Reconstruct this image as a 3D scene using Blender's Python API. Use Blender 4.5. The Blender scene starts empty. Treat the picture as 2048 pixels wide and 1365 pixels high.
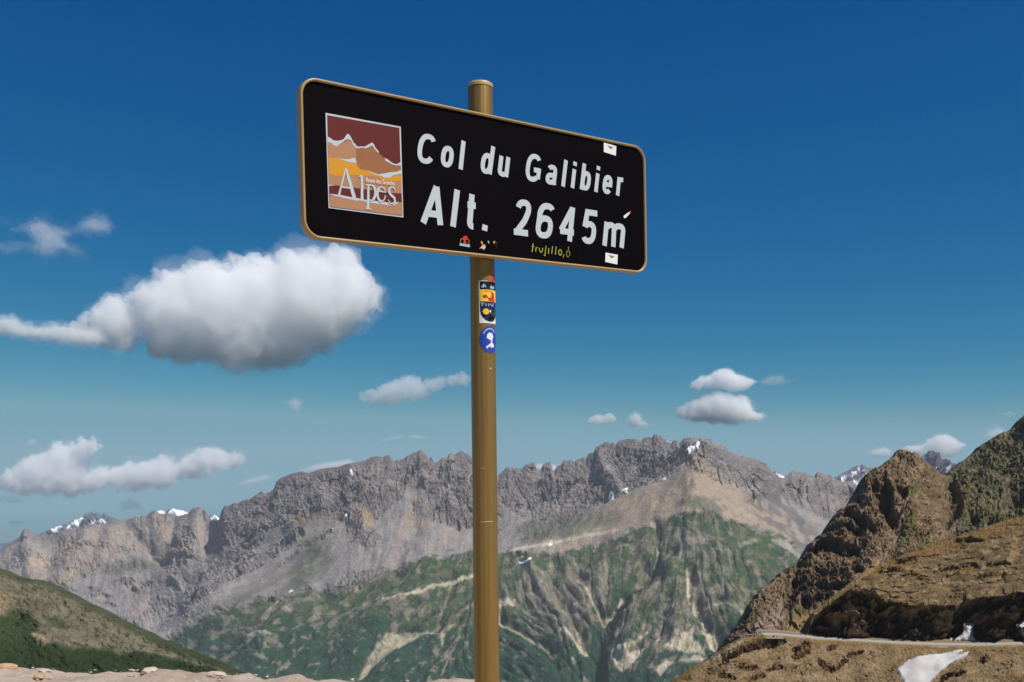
import bpy, bmesh, math, random
import numpy as np
from mathutils import Vector, Matrix

# ------------------------------------------------------------------ camera, sky, sun
FP, CX, CY, EYE = 1990.0, 1024.0, 920.0, 1.6      # focal length and principal point in photo pixels, eye height in m
scene = bpy.context.scene
cam_data = bpy.data.cameras.new('camera')
cam = bpy.data.objects.new('camera', cam_data)
scene.collection.objects.link(cam)
cam.location = (0, 0, EYE)
cam.rotation_euler = (math.radians(90), 0, 0)
cam_data.sensor_width = 36.0
cam_data.lens = FP / 2048 * 36
cam_data.shift_y = (CY - 682.5) / 2048
cam_data.clip_start = 0.1
cam_data.clip_end = 120000
cam_data.dof.use_dof = True
cam_data.dof.focus_distance = 3.3
cam_data.dof.aperture_fstop = 16.0
scene.camera = cam

SUN_EL = math.radians(55)
SUN_AZ = math.atan2(0.84, -0.54)                   # clockwise from +Y: from the right, a little behind the camera
sun_dir = Vector((math.sin(SUN_AZ) * math.cos(SUN_EL), math.cos(SUN_AZ) * math.cos(SUN_EL), math.sin(SUN_EL)))
world = bpy.data.worlds.new('World')
scene.world = world
world.use_nodes = True
wn, wl = world.node_tree.nodes, world.node_tree.links
wn.clear()
sky = wn.new('ShaderNodeTexSky')
sky.sky_type = 'NISHITA'
sky.sun_disc = False
sky.sun_elevation = SUN_EL
sky.sun_rotation = SUN_AZ
sky.altitude = 2645
sky.air_density = 0.9
sky.dust_density = 0.05
sky.ozone_density = 5.0
bg = wn.new('ShaderNodeBackground')
bg.inputs['Strength'].default_value = 0.075
wo = wn.new('ShaderNodeOutputWorld')
sep, comb = wn.new('ShaderNodeSeparateColor'), wn.new('ShaderNodeCombineColor')
wl.new(sky.outputs[0], sep.inputs[0])
SKY = 0.075
lay = []
for k, (amp, pw) in enumerate(((2.0, 2.08), (0.76, 0.99), (0.568, 0.50))):     # response of the three film layers
    p_ = wn.new('ShaderNodeMath'); p_.operation = 'POWER'; p_.inputs[1].default_value = pw
    m_ = wn.new('ShaderNodeMath'); m_.operation = 'MULTIPLY'; m_.inputs[1].default_value = amp * SKY ** (pw - 1)
    wl.new(sep.outputs[k], p_.inputs[0])
    wl.new(p_.outputs[0], m_.inputs[0])
    lay.append(m_.outputs[0])
def sky_math(op, a_, val):
    n_ = wn.new('ShaderNodeMath'); n_.operation = op
    wl.new(a_, n_.inputs[0])
    if isinstance(val, float): n_.inputs[1].default_value = val
    else: wl.new(val, n_.inputs[1])
    return n_.outputs[0]
gr_ = sky_math('MINIMUM', lay[1], 0.365 / SKY)
rd_ = sky_math('MINIMUM', lay[0], sky_math('MULTIPLY', gr_, 0.50))
bl_ = sky_math('MAXIMUM', lay[2], sky_math('MULTIPLY', gr_, 1.25))
for k, s_ in enumerate((rd_, gr_, bl_)):
    wl.new(s_, comb.inputs[k])
wl.new(comb.outputs[0], bg.inputs[0])
wl.new(bg.outputs[0], wo.inputs[0])

sun_data = bpy.data.lights.new('sun', 'SUN')
sun_data.energy = 5.0
sun_data.angle = math.radians(0.53)
sun_data.color = (1.0, 0.955, 0.88)
sun = bpy.data.objects.new('sun', sun_data)
scene.collection.objects.link(sun)
sun.rotation_euler = sun_dir.to_track_quat('Z', 'Y').to_euler()
sun.location = (20, -10, 40)

scene.view_settings.view_transform = 'Standard'
scene.view_settings.look = 'None'
scene.view_settings.exposure = 0.0
scene.view_settings.gamma = 1.0
scene.view_settings.use_curve_mapping = False
scene.render.engine = 'CYCLES'
scene.cycles.volume_bounces = 24
scene.cycles.max_bounces = 26
scene.cycles.diffuse_bounces = 3
scene.cycles.use_denoising = True
scene.cycles.sampling_pattern = 'BLUE_NOISE'

# ------------------------------------------------------------------ helpers
def world_at(px, py, D):
    return ((px - CX) / FP * D, D, EYE + (CY - py) / FP * D)

def lin(r, g, b):
    f = lambda v: (v / 255 / 12.92) if v <= 10 else ((v / 255 + 0.055) / 1.055) ** 2.4
    return np.array([f(r), f(g), f(b)])

def link(o):
    scene.collection.objects.link(o)
    return o

def tag(o, label=None, cat=None, group=None, kind=None):
    for k, v in (('label', label), ('category', cat), ('group', group), ('kind', kind)):
        if v:
            o[k] = v
    return o

def mesh_obj(name, verts, faces, mat=None, parent=None, base=(0, 0, 0), smooth=False, cols=None):
    v = np.asarray(verts, dtype=float) - np.asarray(base, dtype=float)
    me = bpy.data.meshes.new(name)
    me.from_pydata([tuple(p) for p in v], [], [tuple(int(i) for i in f) for f in faces])
    if mat is not None:
        for m in (mat if isinstance(mat, (list, tuple)) else [mat]):
            me.materials.append(m)
    if cols is not None:
        at = me.color_attributes.new('Col', 'FLOAT_COLOR', 'POINT')
        c4 = np.ones((len(v), 4), dtype=np.float32)
        c4[:, :3] = cols
        at.data.foreach_set('color', c4.ravel())
    me.polygons.foreach_set('use_smooth', [smooth] * len(me.polygons))
    me.update()
    o = link(bpy.data.objects.new(name, me))
    if parent is not None:
        o.parent = parent
    return o

def grid_obj(name, P, mat, cols=None, smooth=True, mask=None):
    """P: rows x cols x 3 array of points -> one quad mesh."""
    nr, nc = P.shape[:2]
    idx = np.arange(nr * nc).reshape(nr, nc)
    q = np.stack([idx[:-1, :-1], idx[1:, :-1], idx[1:, 1:], idx[:-1, 1:]], -1).reshape(-1, 4)
    if mask is not None:
        q = q[mask.reshape(-1)]
        used = np.unique(q)
        remap = np.zeros(nr * nc, dtype=np.int64)
        remap[used] = np.arange(len(used))
        q = remap[q]
        V = P.reshape(-1, 3)[used]
        C = None if cols is None else cols.reshape(-1, 3)[used]
    else:
        V = P.reshape(-1, 3)
        C = None if cols is None else cols.reshape(-1, 3)
    me = bpy.data.meshes.new(name)
    me.vertices.add(len(V))
    me.vertices.foreach_set('co', np.ascontiguousarray(V, dtype=np.float32).ravel())
    me.loops.add(len(q) * 4)
    me.loops.foreach_set('vertex_index', np.ascontiguousarray(q, dtype=np.int32).ravel())
    me.polygons.add(len(q))
    me.polygons.foreach_set('loop_start', np.arange(0, len(q) * 4, 4, dtype=np.int32))
    me.polygons.foreach_set('use_smooth', np.full(len(q), smooth))
    if C is not None:
        at = me.color_attributes.new('Col', 'FLOAT_COLOR', 'POINT')
        c4 = np.ones((len(V), 4), dtype=np.float32)
        c4[:, :3] = C
        at.data.foreach_set('color', c4.ravel())
    me.materials.append(mat)
    me.update(calc_edges=True)
    me.validate()
    return link(bpy.data.objects.new(name, me))

# ---- noise
_trng = np.random.default_rng(12345)
_tang = _trng.random((256, 256)) * 2 * np.pi
_GC, _GS = np.cos(_tang).astype(np.float32).ravel(), np.sin(_tang).astype(np.float32).ravel()

def perlin(x, y, seed=0):
    x, y = np.asarray(x), np.asarray(y)
    fx0, fy0 = np.floor(x), np.floor(y)
    fx, fy = (x - fx0).astype(np.float32), (y - fy0).astype(np.float32)
    ix = fx0.astype(np.int32) + (seed * 73 + 11) % 256
    iy = fy0.astype(np.int32) + (seed * 151 + 29) % 256
    u, v = fx * fx * fx * (fx * (fx * 6 - 15) + 10), fy * fy * fy * (fy * (fy * 6 - 15) + 10)
    x0, x1 = ix & 255, (ix + 1) & 255
    y0, y1 = (iy & 255) << 8, ((iy + 1) & 255) << 8
    def g(i, dx, dy):
        return _GC[i] * (fx - dx) + _GS[i] * (fy - dy)
    p, q_ = g(x0 + y0, 0, 0), g(x0 + y1, 0, 1)
    a = p + u * (g(x1 + y0, 1, 0) - p)
    b = q_ + u * (g(x1 + y1, 1, 1) - q_)
    return (a + v * (b - a)) * np.float32(1.5)

def fbm(x, y, seed=0, octs=4, gain=0.5, lac=2.03):
    s, a, t = 0, 1.0, 0
    for k in range(octs):
        s = s + a * perlin(x, y, seed + k * 17)
        t += a
        a *= gain
        x, y = x * lac + 3.7, y * lac - 1.9
    return s / t

def ridged(x, y, seed=0, octs=4, gain=0.55, lac=2.07):
    s, a, t, w = 0, 1.0, 0, 1.0
    for k in range(octs):
        n = 1 - np.abs(perlin(x, y, seed + k * 31))
        n = n * n * w
        s = s + a * n
        w = np.clip(n * 1.6, 0, 1)
        t += a
        a *= gain
        x, y = x * lac + 5.1, y * lac + 2.3
    return s / t

_TR = _trng.random((5, 65536)).astype(np.float32)
def facets(x, y, seed=0):
    """broken rock: every cell is a tilted block of its own height; about -1..1"""
    x, y = np.asarray(x), np.asarray(y)
    fx0, fy0 = np.floor(x), np.floor(y)
    fx, fy = (x - fx0).astype(np.float32), (y - fy0).astype(np.float32)
    ix = fx0.astype(np.int32) + (seed * 67 + 5) % 256
    iy = fy0.astype(np.int32) + (seed * 131 + 7) % 256
    best = np.full(x.shape, 9.0, dtype=np.float32)
    out = np.zeros(x.shape, dtype=np.float32)
    for dx in (-1, 0, 1):
        for dy in (-1, 0, 1):
            k = ((ix + dx) & 255) + (((iy + dy) & 255) << 8)
            ox, oy = dx + _TR[0][k] - fx, dy + _TR[1][k] - fy
            d = ox * ox + oy * oy
            hv = (_TR[2][k] - .5) * 1.1 + ox * (_TR[3][k] - .5) * 1.6 + oy * (_TR[4][k] - .3) * 1.6
            m = d < best
            out = np.where(m, hv, out)
            best = np.where(m, d, best)
    return out

def sstep(a, b, x):
    t = np.clip((x - a) / (b - a), 0, 1)
    return t * t * (3 - 2 * t)

def interp(pts, x):
    p = np.array(pts, dtype=float)
    return np.interp(x, p[:, 0], p[:, 1])

def seg_d(X, Y, a, b):
    dx, dy = b[0] - a[0], b[1] - a[1]
    L = dx * dx + dy * dy + 1e-9
    t = np.clip(((X - a[0]) * dx + (Y - a[1]) * dy) / L, 0, 1)
    return np.hypot(X - a[0] - t * dx, Y - a[1] - t * dy), t

def line_dist(X, Y, pts):
    d = np.full(X.shape, 1e9, dtype=np.float32)
    for a, b in zip(pts[:-1], pts[1:]):
        d = np.minimum(d, seg_d(X, Y, a, b)[0])
    return d

def poly_sd(X, Y, pts, pad=70.0):
    """signed distance in pixels, positive inside (far outside: a large negative number)"""
    x0, x1, y0, y1 = min(p[0] for p in pts) - pad, max(p[0] for p in pts) + pad, min(p[1] for p in pts) - pad, max(p[1] for p in pts) + pad
    sel = (X > x0) & (X < x1) & (Y > y0) & (Y < y1)
    if sel.mean() < 0.6:
        out = np.full(X.shape, -pad)
        if sel.any():
            out[sel] = _poly_sd(X[sel], Y[sel], pts)
        return out
    return _poly_sd(X, Y, pts)

def _poly_sd(X, Y, pts):
    d = np.full(X.shape, 1e9)
    inside = np.zeros(X.shape, dtype=bool)
    n = len(pts)
    for i in range(n):
        a, b = pts[i], pts[(i + 1) % n]
        d = np.minimum(d, seg_d(X, Y, a, b)[0])
        if a[1] != b[1]:
            c = ((a[1] > Y) != (b[1] > Y)) & (X < (b[0] - a[0]) * (Y - a[1]) / (b[1] - a[1]) + a[0])
            inside ^= c
    return np.where(inside, d, -d)

def lines_mask(X, Y, pts, w, soft):
    pad = w + soft + 2
    x0, x1, y0, y1 = min(p[0] for p in pts) - pad, max(p[0] for p in pts) + pad, min(p[1] for p in pts) - pad, max(p[1] for p in pts) + pad
    sel = (X > x0) & (X < x1) & (Y > y0) & (Y < y1)
    out = np.zeros(X.shape)
    if sel.any():
        out[sel] = 1 - sstep(w - soft, w + soft, line_dist(X[sel], Y[sel], pts))
    return out

def poly_mask(X, Y, pts, soft):
    return sstep(-soft, soft, poly_sd(X, Y, pts))

def mixc(C, col, m):
    return C + (np.asarray(col) - C) * m[..., None]

def gauss1(A, n, axis):
    if n <= 0:
        return A
    k = np.exp(-0.5 * (np.arange(-2 * n, 2 * n + 1) / n) ** 2)
    k /= k.sum()
    pad = [(0, 0)] * A.ndim
    pad[axis] = (2 * n, 2 * n)
    B = np.pad(A, pad, mode='edge')
    return np.apply_along_axis(lambda v: np.convolve(v, k, mode='valid'), axis, B)

def jag(pts, amp, wl, seed, step=2.0):
    """a crest line broken into small teeth"""
    p = np.array(pts, dtype=float)
    x = np.union1d(np.arange(p[0, 0], p[-1, 0], step), p[:, 0])
    y = np.interp(x, p[:, 0], p[:, 1])
    y = y + amp * (facets(x / wl, x * 0 + .5, seed) + .6 * facets(x / (wl * .45), x * 0 + .5, seed + 3) + .5 * perlin(x / (wl * 2), x * 0 + 3, seed))
    return list(zip(x.tolist(), y.tolist()))

def scale_pts(pts, org, s):
    return [(org[0] + x / s, org[1] + y / s) for x, y in pts]

# ---- materials
def new_mat(name):
    m = bpy.data.materials.new(name)
    m.use_nodes = True
    nt = m.node_tree
    b = nt.nodes['Principled BSDF']
    return m, nt, b

def paint(name, col, rough=0.5, spec=0.4, var=0.08, scale=30.0, bump=0.0, metallic=0.0, streak=None):
    m, nt, b = new_mat(name)
    tc = nt.nodes.new('ShaderNodeTexCoord')
    nz = nt.nodes.new('ShaderNodeTexNoise')
    nz.inputs['Scale'].default_value = scale
    nz.inputs['Detail'].default_value = 6
    if streak:
        mp = nt.nodes.new('ShaderNodeMapping')
        mp.inputs['Scale'].default_value = streak
        nt.links.new(tc.outputs['Object'], mp.inputs[0])
        nt.links.new(mp.outputs[0], nz.inputs['Vector'])
    else:
        nt.links.new(tc.outputs['Object'], nz.inputs['Vector'])
    mr = nt.nodes.new('ShaderNodeMapRange')
    mr.inputs['To Min'].default_value = 1 - var
    mr.inputs['To Max'].default_value = 1 + var
    nt.links.new(nz.outputs[0], mr.inputs[0])
    mul = nt.nodes.new('ShaderNodeVectorMath')
    mul.operation = 'SCALE'
    mul.inputs[0].default_value = tuple(col)
    nt.links.new(mr.outputs[0], mul.inputs['Scale'])
    nt.links.new(mul.outputs[0], b.inputs['Base Color'])
    b.inputs['Roughness'].default_value = rough
    b.inputs['Specular IOR Level'].default_value = spec
    b.inputs['Metallic'].default_value = metallic
    if bump:
        bp = nt.nodes.new('ShaderNodeBump')
        bp.inputs['Strength'].default_value = bump
        bp.inputs['Distance'].default_value = 0.002
        nt.links.new(nz.outputs[0], bp.inputs['Height'])
        nt.links.new(bp.outputs[0], b.inputs['Normal'])
    return m

def terrain_mat(name, s1, s2, bump_d, var=0.35, rough=0.95):
    """ground colour from the surface's own vertex colours, broken up by two noise scales (wavelengths s1, s2 in m)"""
    m, nt, b = new_mat(name)
    L = nt.links.new
    at = nt.nodes.new('ShaderNodeAttribute')
    at.attribute_name = 'Col'
    tc = nt.nodes.new('ShaderNodeTexCoord')
    n1 = nt.nodes.new('ShaderNodeTexNoise')
    n1.inputs['Scale'].default_value = 1.0 / s1
    n1.inputs['Detail'].default_value = 8
    n1.inputs['Roughness'].default_value = 0.65
    n2 = nt.nodes.new('ShaderNodeTexNoise')
    n2.inputs['Scale'].default_value = 1.0 / s2
    n2.inputs['Detail'].default_value = 6
    n2.inputs['Roughness'].default_value = 0.7
    L(tc.outputs['Object'], n1.inputs['Vector'])
    L(tc.outputs['Object'], n2.inputs['Vector'])
    mx = nt.nodes.new('ShaderNodeMath')
    mx.operation = 'ADD'
    L(n1.outputs[0], mx.inputs[0])
    L(n2.outputs[0], mx.inputs[1])
    mr = nt.nodes.new('ShaderNodeMapRange')
    mr.inputs['From Min'].default_value = 0.65
    mr.inputs['From Max'].default_value = 1.35
    mr.inputs['To Min'].default_value = 1 - var
    mr.inputs['To Max'].default_value = 1 + var
    L(mx.outputs[0], mr.inputs[0])
    mul = nt.nodes.new('ShaderNodeVectorMath')
    mul.operation = 'SCALE'
    L(at.outputs['Color'], mul.inputs[0])
    L(mr.outputs[0], mul.inputs['Scale'])
    L(mul.outputs[0], b.inputs['Base Color'])
    bp = nt.nodes.new('ShaderNodeBump')
    bp.inputs['Strength'].default_value = 0.9
    bp.inputs['Distance'].default_value = bump_d
    L(mx.outputs[0], bp.inputs['Height'])
    L(bp.outputs[0], b.inputs['Normal'])
    b.inputs['Roughness'].default_value = rough
    b.inputs['Specular IOR Level'].default_value = 0.12
    return m

# ---- terrain sheet between control lines (each: skyline or slope break with its distance)
class Sheet:
    smooth = False
    def __init__(self, x0, x1, nx, lines, back, smooth_rows=0):
        """lines from the crest downwards: (points (px,py), points (px,depth), rows to the next line)"""
        self.px = np.linspace(x0, x1, nx)
        PY, D = [], []
        rag = []
        for k, ln in enumerate(lines):
            pl, dl, n = ln[:3]
            if len(ln) > 3:
                rag.append((interp(pl, self.px), interp(ln[3], self.px), ln[4]))
            y0, d0 = interp(pl, self.px), interp(dl, self.px)
            if k == 0:
                crest = y0
                y0 = gauss1(y0, max(2, int(9 / (self.px[1] - self.px[0]))), 0)
                teeth = crest - y0
            if k == len(lines) - 1:
                PY.append(y0[None]); D.append(d0[None])
                break
            y1, d1 = interp(lines[k + 1][0], self.px), interp(lines[k + 1][1], self.px)
            y1 = np.maximum(y1, y0 + 1.0) if k < len(lines) - 1 else y1
            t = (np.arange(n) / n)[:, None]
            PY.append(y0 + (y1 - y0) * t)
            D.append(d0 + (d1 - d0) * t)
        self.PY, self.D = np.concatenate(PY), np.concatenate(D)
        bl = self.PY - self.PY[0][None]
        self.PY = self.PY + teeth[None] * np.exp(-bl / 13.0)
        for yk, tk, wk in rag:
            self.PY = self.PY + tk[None] * np.exp(-((self.PY - yk[None]) / wk) ** 2)
        if smooth_rows:
            S = gauss1(self.D, smooth_rows, 0)
            w = sstep(0, smooth_rows * 3, np.arange(len(S)))[:, None]
            self.D = self.D + (S - self.D) * w
        self.PX = np.broadcast_to(self.px, self.PY.shape).copy()
        self.back = back
    def build(self, name, h, dirv, cols, mat):
        X, Y, Z = world_at(self.PX, self.PY, self.D)
        P = np.stack([X, Y, Z], -1) + h[..., None] * np.asarray(dirv)
        self.P = P
        rows, crow = [P], [cols]
        crest = P[0]
        for dd, dz in self.back:
            nn = 1 + 0.25 * perlin(self.px / 37.0, np.full_like(self.px, dd), 5)
            rows.insert(0, (crest + np.stack([0 * self.px, dd * nn, -dz * nn], -1))[None])
            crow.insert(0, cols[:1])
        A, C = np.concatenate(rows), np.concatenate(crow)
        A = A[:, ::-1]; C = C[:, ::-1]
        return grid_obj(name, A, mat, C, smooth=self.smooth)
    def patch(self, name, pts, lift, mat, warp=2.0, seed=3, smooth=0):
        """snow lying on the sheet inside a polygon: faces of its own, thick in the middle and tucked in at the rim"""
        nx_ = self.PX + warp * fbm(self.PX / 7, self.PY / 7, seed, 3)
        ny_ = self.PY + warp * fbm(self.PX / 7 + 31, self.PY / 7, seed, 3)
        r0 = np.where((self.PY.max(1) > min(p[1] for p in pts) - 5) & (self.PY.min(1) < max(p[1] for p in pts) + 5))[0]
        c0 = np.where((self.px > min(p[0] for p in pts) - 5) & (self.px < max(p[0] for p in pts) + 5))[0]
        sl = np.s_[r0[0]:r0[-1] + 1, c0[0]:c0[-1] + 1]
        sd = poly_sd(nx_[sl], ny_[sl], pts)
        P0 = self.P[sl]
        if smooth:
            P0 = gauss1(gauss1(P0, smooth, 0), smooth, 1)
        P = P0 + np.array([0, -0.7, 0.7]) * (lift * (np.clip(sd / 3 + 0.3, -1.2, 1.0)))[..., None]
        ins = sd > -1.5
        m = ins[:-1, :-1] & ins[1:, :-1] & ins[1:, 1:] & ins[:-1, 1:]
        P = P[:, ::-1]
        return grid_obj(name, P, mat, None, True, m[:, ::-1])
# ------------------------------------------------------------------ the mountain range across the valley
RIDGE = [(-320,1130),(-200,1105),(-100,1118),(0,1099),(24,1083),(40,1075),(52,1059),(66,1070),(80,1075),(96,1068),(120,1060),(152,1058),(180,1054),(208,1048),
 (236,1039),(264,1036),(288,1034),(307,1026),(331,1028),(359,1032),(377,1028),(385,1020),(399,1016),(411,1024),(417,1041),(437,1039),(443,1023),
 (451,1013),(459,1010),(473,1006),(479,1005),(495,1000),(499,1000),(514,989),(523,984),(531,987),(547,982),(553,964),(562,957),(588,947),(603,943),(617,947),
 (643,938),(677,934),(695,928),(714,925),(736,919),(754,912),(765,916),(777,911),(789,921),(800,923),(813,913),(828,906),(834,907),(841,902),(850,908),
 (859,920),(862,913),(869,927),(876,923),(889,912),(894,915),(902,910),(910,912),(923,902),(935,908),(945,916),(960,925),(980,938),(997,951),(1002,946),(1012,936),
 (1018,934),(1022,937),(1028,934),(1037,937),(1043,938),(1052,930),(1066,926),(1070,928),(1072,940),(1080,941),(1084,934),(1089,926),(1101,925),(1105,938),(1108,943),(1114,932),
 (1119,930),(1122,933),(1127,923),(1135,922),(1141,919),(1146,922),(1149,926),(1153,920),(1160,917),(1168,915),(1172,919),(1177,908),(1183,907),(1187,909),
 (1192,899),(1195,898),(1203,890),(1210,884),(1217,885),(1220,889),(1226,884),(1231,890),(1237,883),(1243,881),(1256,878),(1270,879),(1283,881),(1288,876),(1298,875),
 (1304,875),(1308,870),(1314,870),(1323,872),(1327,879),(1333,883),(1340,888),(1345,883),(1352,882),(1358,890),(1364,884),(1368,879),(1375,880),(1381,878),(1391,879),(1396,882),(1400,878),(1406,879),(1421,882),
 (1432,889),(1444,890),(1453,897),(1456,905),(1471,908),(1480,914),(1487,911),(1492,915),(1512,918),(1524,924),(1532,928),(1540,938),(1544,946),(1556,950),(1568,955),(1576,948),
 (1580,944),(1596,945),(1604,949),(1610,947),(1620,950),(1630,955),(1632,952),(1634,944),(1640,944),(1652,950),(1662,951),(1668,957),(1684,963),(1703,963),(1712,974),(1716,982),(1760,1010),(1850,1040),(2080,1090)]
RIDGE_D = [(-320,5300),(0,5050),(300,4900),(405,4750),(445,4300),(700,4050),(950,4000),(1200,3900),(1400,3720),(1520,3800),(1565,4150),(1720,4300),(2080,4400)]
L1 = ([(-320,1190),(0,1150),(120,1130),(250,1110),(400,1105),(440,1120),(560,1085),(640,1060),(760,1045),(860,1035),(950,1060),(1050,1030),(1150,1008),(1250,985),(1330,955),(1390,935),(1460,960),(1520,990),(1600,1015),(1700,1045),(2080,1130)],
      [(-320,5050),(0,4780),(300,4650),(440,4120),(700,3820),(950,3800),(1200,3720),(1390,3610),(1520,3600),(1565,3950),(1720,4050),(2080,4150)])
L2 = ([(-320,1260),(0,1225),(150,1232),(260,1245),(330,1265),(420,1225),(520,1195),(640,1182),(760,1152),(850,1117),(950,1120),(1000,1115),(1100,1105),(1200,1085),(1330,1043),(1400,1035),(1480,1045),(1600,1110),(1650,1150),(1720,1180),(2080,1260)],
      [(-320,4750),(0,4500),(260,4150),(330,3950),(440,3750),(700,3540),(950,3550),(1200,3530),(1390,3380),(1480,3370),(1600,3420),(1720,3600),(2080,3700)])
L3 = ([(-320,1320),(260,1295),(330,1305),(520,1272),(1000,1232),(1330,1180),(1600,1215),(2080,1320)],
      [(-320,4300),(260,3900),(330,3700),(520,3360),(1000,3230),(1330,3090),(1600,3060),(2080,3250)])
L4 = ([(-320,1430),(2080,1430)], [(-320,3500),(520,2950),(1000,2890),(1330,2800),(2080,2900)])
L5 = ([(-320,1640),(2080,1640)], [(-320,3200),(520,2720),(2080,2680)])
massif = Sheet(-320, 2060, 1480, [([(x_, y_ + (yj_ - y_) * float(sstep(-.3, .4, perlin(np.array([x_ / 60.0]), np.array([2.5]), 19))[0] * 1.2)) for (x_, yj_), y_ in [((a_, b_), float(interp(RIDGE, a_))) for a_, b_ in jag(RIDGE, 2.6, 9.0, 7, 1.6)]], RIDGE_D, 105), (L1[0], L1[1], 75), (L2[0], L2[1], 90), (L3[0], L3[1], 90), (L4[0], L4[1], 14), (L5[0], L5[1], 1)],
               [(14, 6), (60, 30), (160, 110), (400, 300), (1000, 750)], smooth_rows=5)
PX, PY = massif.PX, massif.PY
rid_y = massif.PY[0][None]
below = PY - rid_y                                                 # pixels under the crest

# fall lines: a direction field, and noise drawn out along it
FLOW = [(-200,1150,-.5,1),(60,1140,-.8,1),(200,1080,.3,1),(280,1080,.8,1),(350,1080,-.6,1),(300,1210,-1.6,1),(450,1130,-1.5,1),(600,1110,-1.3,1),(500,1200,-1.9,1),(640,1000,-.5,1),
 (700,1100,-.35,1),(620,1280,-1.5,.8),(800,1000,0,1),(850,1090,-.1,1),(950,1050,.1,1),(780,1190,-1.6,1),(880,1190,-1.6,1),(850,1280,-1.3,1),(560,1330,-1.3,1),(700,1340,-1.3,1),(450,1290,-1.4,1),
 (1050,980,.2,1),(1050,1080,-.9,1),(1200,1000,-.9,1),(1250,1060,-1.4,1),(1350,1000,-.6,1),(1420,980,.6,1),(1520,1010,1.1,1),(1600,1060,1.3,1),(1450,1090,.4,1),(1560,1130,1.1,1),(1500,1200,.6,1),(1640,1000,.3,1),(1560,1240,.6,1),
 (1100,1150,.4,1),(1160,1180,.5,1),(1200,1230,.6,1),(1290,1160,-.6,1),(1250,1260,-.5,1),(1320,1200,-.5,1),(1400,1180,.25,1),(1440,1250,.35,1),(1370,1280,-.6,1),(1080,1240,1.2,1),(1050,1300,1.5,1),(1150,1290,.5,1),(1000,1200,.3,1),(1000,1340,1.4,1),(1300,1340,-.6,1)]
cst = 2.0
cxs, cys = np.arange(-330, 2080, cst), np.arange(860, 1450, cst)
GX, GY = np.meshgrid(cxs, cys)
fdx, fdy, fw = 0, 0, 1e-9
for x, y, a, b in FLOW:
    w = 1.0 / (((GX - x) ** 2 + (1.3 * (GY - y)) ** 2) / 900.0 + 0.3) ** 1.6
    n = math.hypot(a, b)
    fdx, fdy, fw = fdx + w * a / n, fdy + w * b / n, fw + w
fdx, fdy = fdx / fw, fdy / fw
nn = np.hypot(fdx, fdy)
fdx, fdy = fdx / nn, fdy / nn

def lic(N, steps, step):
    acc, wt = N.copy(), 1.0
    for sgn in (1, -1):
        x, y = (GX - cxs[0]) / cst, (GY - cys[0]) / cst
        for k in range(steps):
            ix = np.clip(np.round(x).astype(int), 0, N.shape[1] - 1)
            iy = np.clip(np.round(y).astype(int), 0, N.shape[0] - 1)
            x = x + sgn * fdx[iy, ix] * step / cst
            y = y + sgn * fdy[iy, ix] * step / cst
            x0 = np.clip(x, 0, N.shape[1] - 1.001); y0 = np.clip(y, 0, N.shape[0] - 1.001)
            i, j = x0.astype(int), y0.astype(int)
            u, v = x0 - i, y0 - j
            s = (N[j, i] * (1 - u) + N[j, i + 1] * u) * (1 - v) + (N[j + 1, i] * (1 - u) + N[j + 1, i + 1] * u) * v
            w = 1 - k / (steps + 1)
            acc = acc + s * w
            wt += w
    acc /= wt
    return (acc - acc.mean()) / acc.std()

rng = np.random.default_rng(7)
def canvas_noise(scale, seed):
    return fbm(GX / scale, GY / scale, seed, 2)
lic_a = lic(canvas_noise(30, 11), 6, 3.0)     # large gullies
lic_b = lic(canvas_noise(12, 23), 6, 2.0)     # middle
lic_c = lic(canvas_noise(5, 37), 5, 2.0)      # fine streaks

lic_g = lic(canvas_noise(36, 61), 22, 3.0)    # where the gullies run: along its zero lines
lic_h = lic(canvas_noise(17, 67), 16, 2.5)
def on_sheet(A, X, Y):
    x0 = np.clip((X - cxs[0]) / cst, 0, A.shape[1] - 1.001)
    y0 = np.clip((Y - cys[0]) / cst, 0, A.shape[0] - 1.001)
    i, j = x0.astype(int), y0.astype(int)
    u, v = x0 - i, y0 - j
    return (A[j, i] * (1 - u) + A[j, i + 1] * u) * (1 - v) + (A[j + 1, i] * (1 - u) + A[j + 1, i + 1] * u) * v
ga, gb, gc = on_sheet(lic_a, PX, PY), on_sheet(lic_b, PX, PY), on_sheet(lic_c, PX, PY)
kx, ky = PX + 5 * fbm(PX / 16, PY / 16, 141, 4), PY + 5 * fbm(PX / 16 + 7, PY / 16, 143, 4)
gul_a = np.exp(-np.abs(on_sheet(lic_g, kx, ky)) * 2.6)
gul_b = np.exp(-np.abs(on_sheet(lic_h, kx, ky)) * 2.4) * sstep(-.35, .35, fbm(PX / 70, PY / 70, 145, 3))

wx = PX + 9 * fbm(PX / 40, PY / 40, 101, 4) + 3 * gb
wy = PY + 9 * fbm(PX / 40, PY / 40, 151, 4)
wx1 = PX + 3.5 * fbm(PX / 12, PY / 12, 111, 3)
wy1 = PY + 3.5 * fbm(PX / 12, PY / 12, 161, 3)

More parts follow.
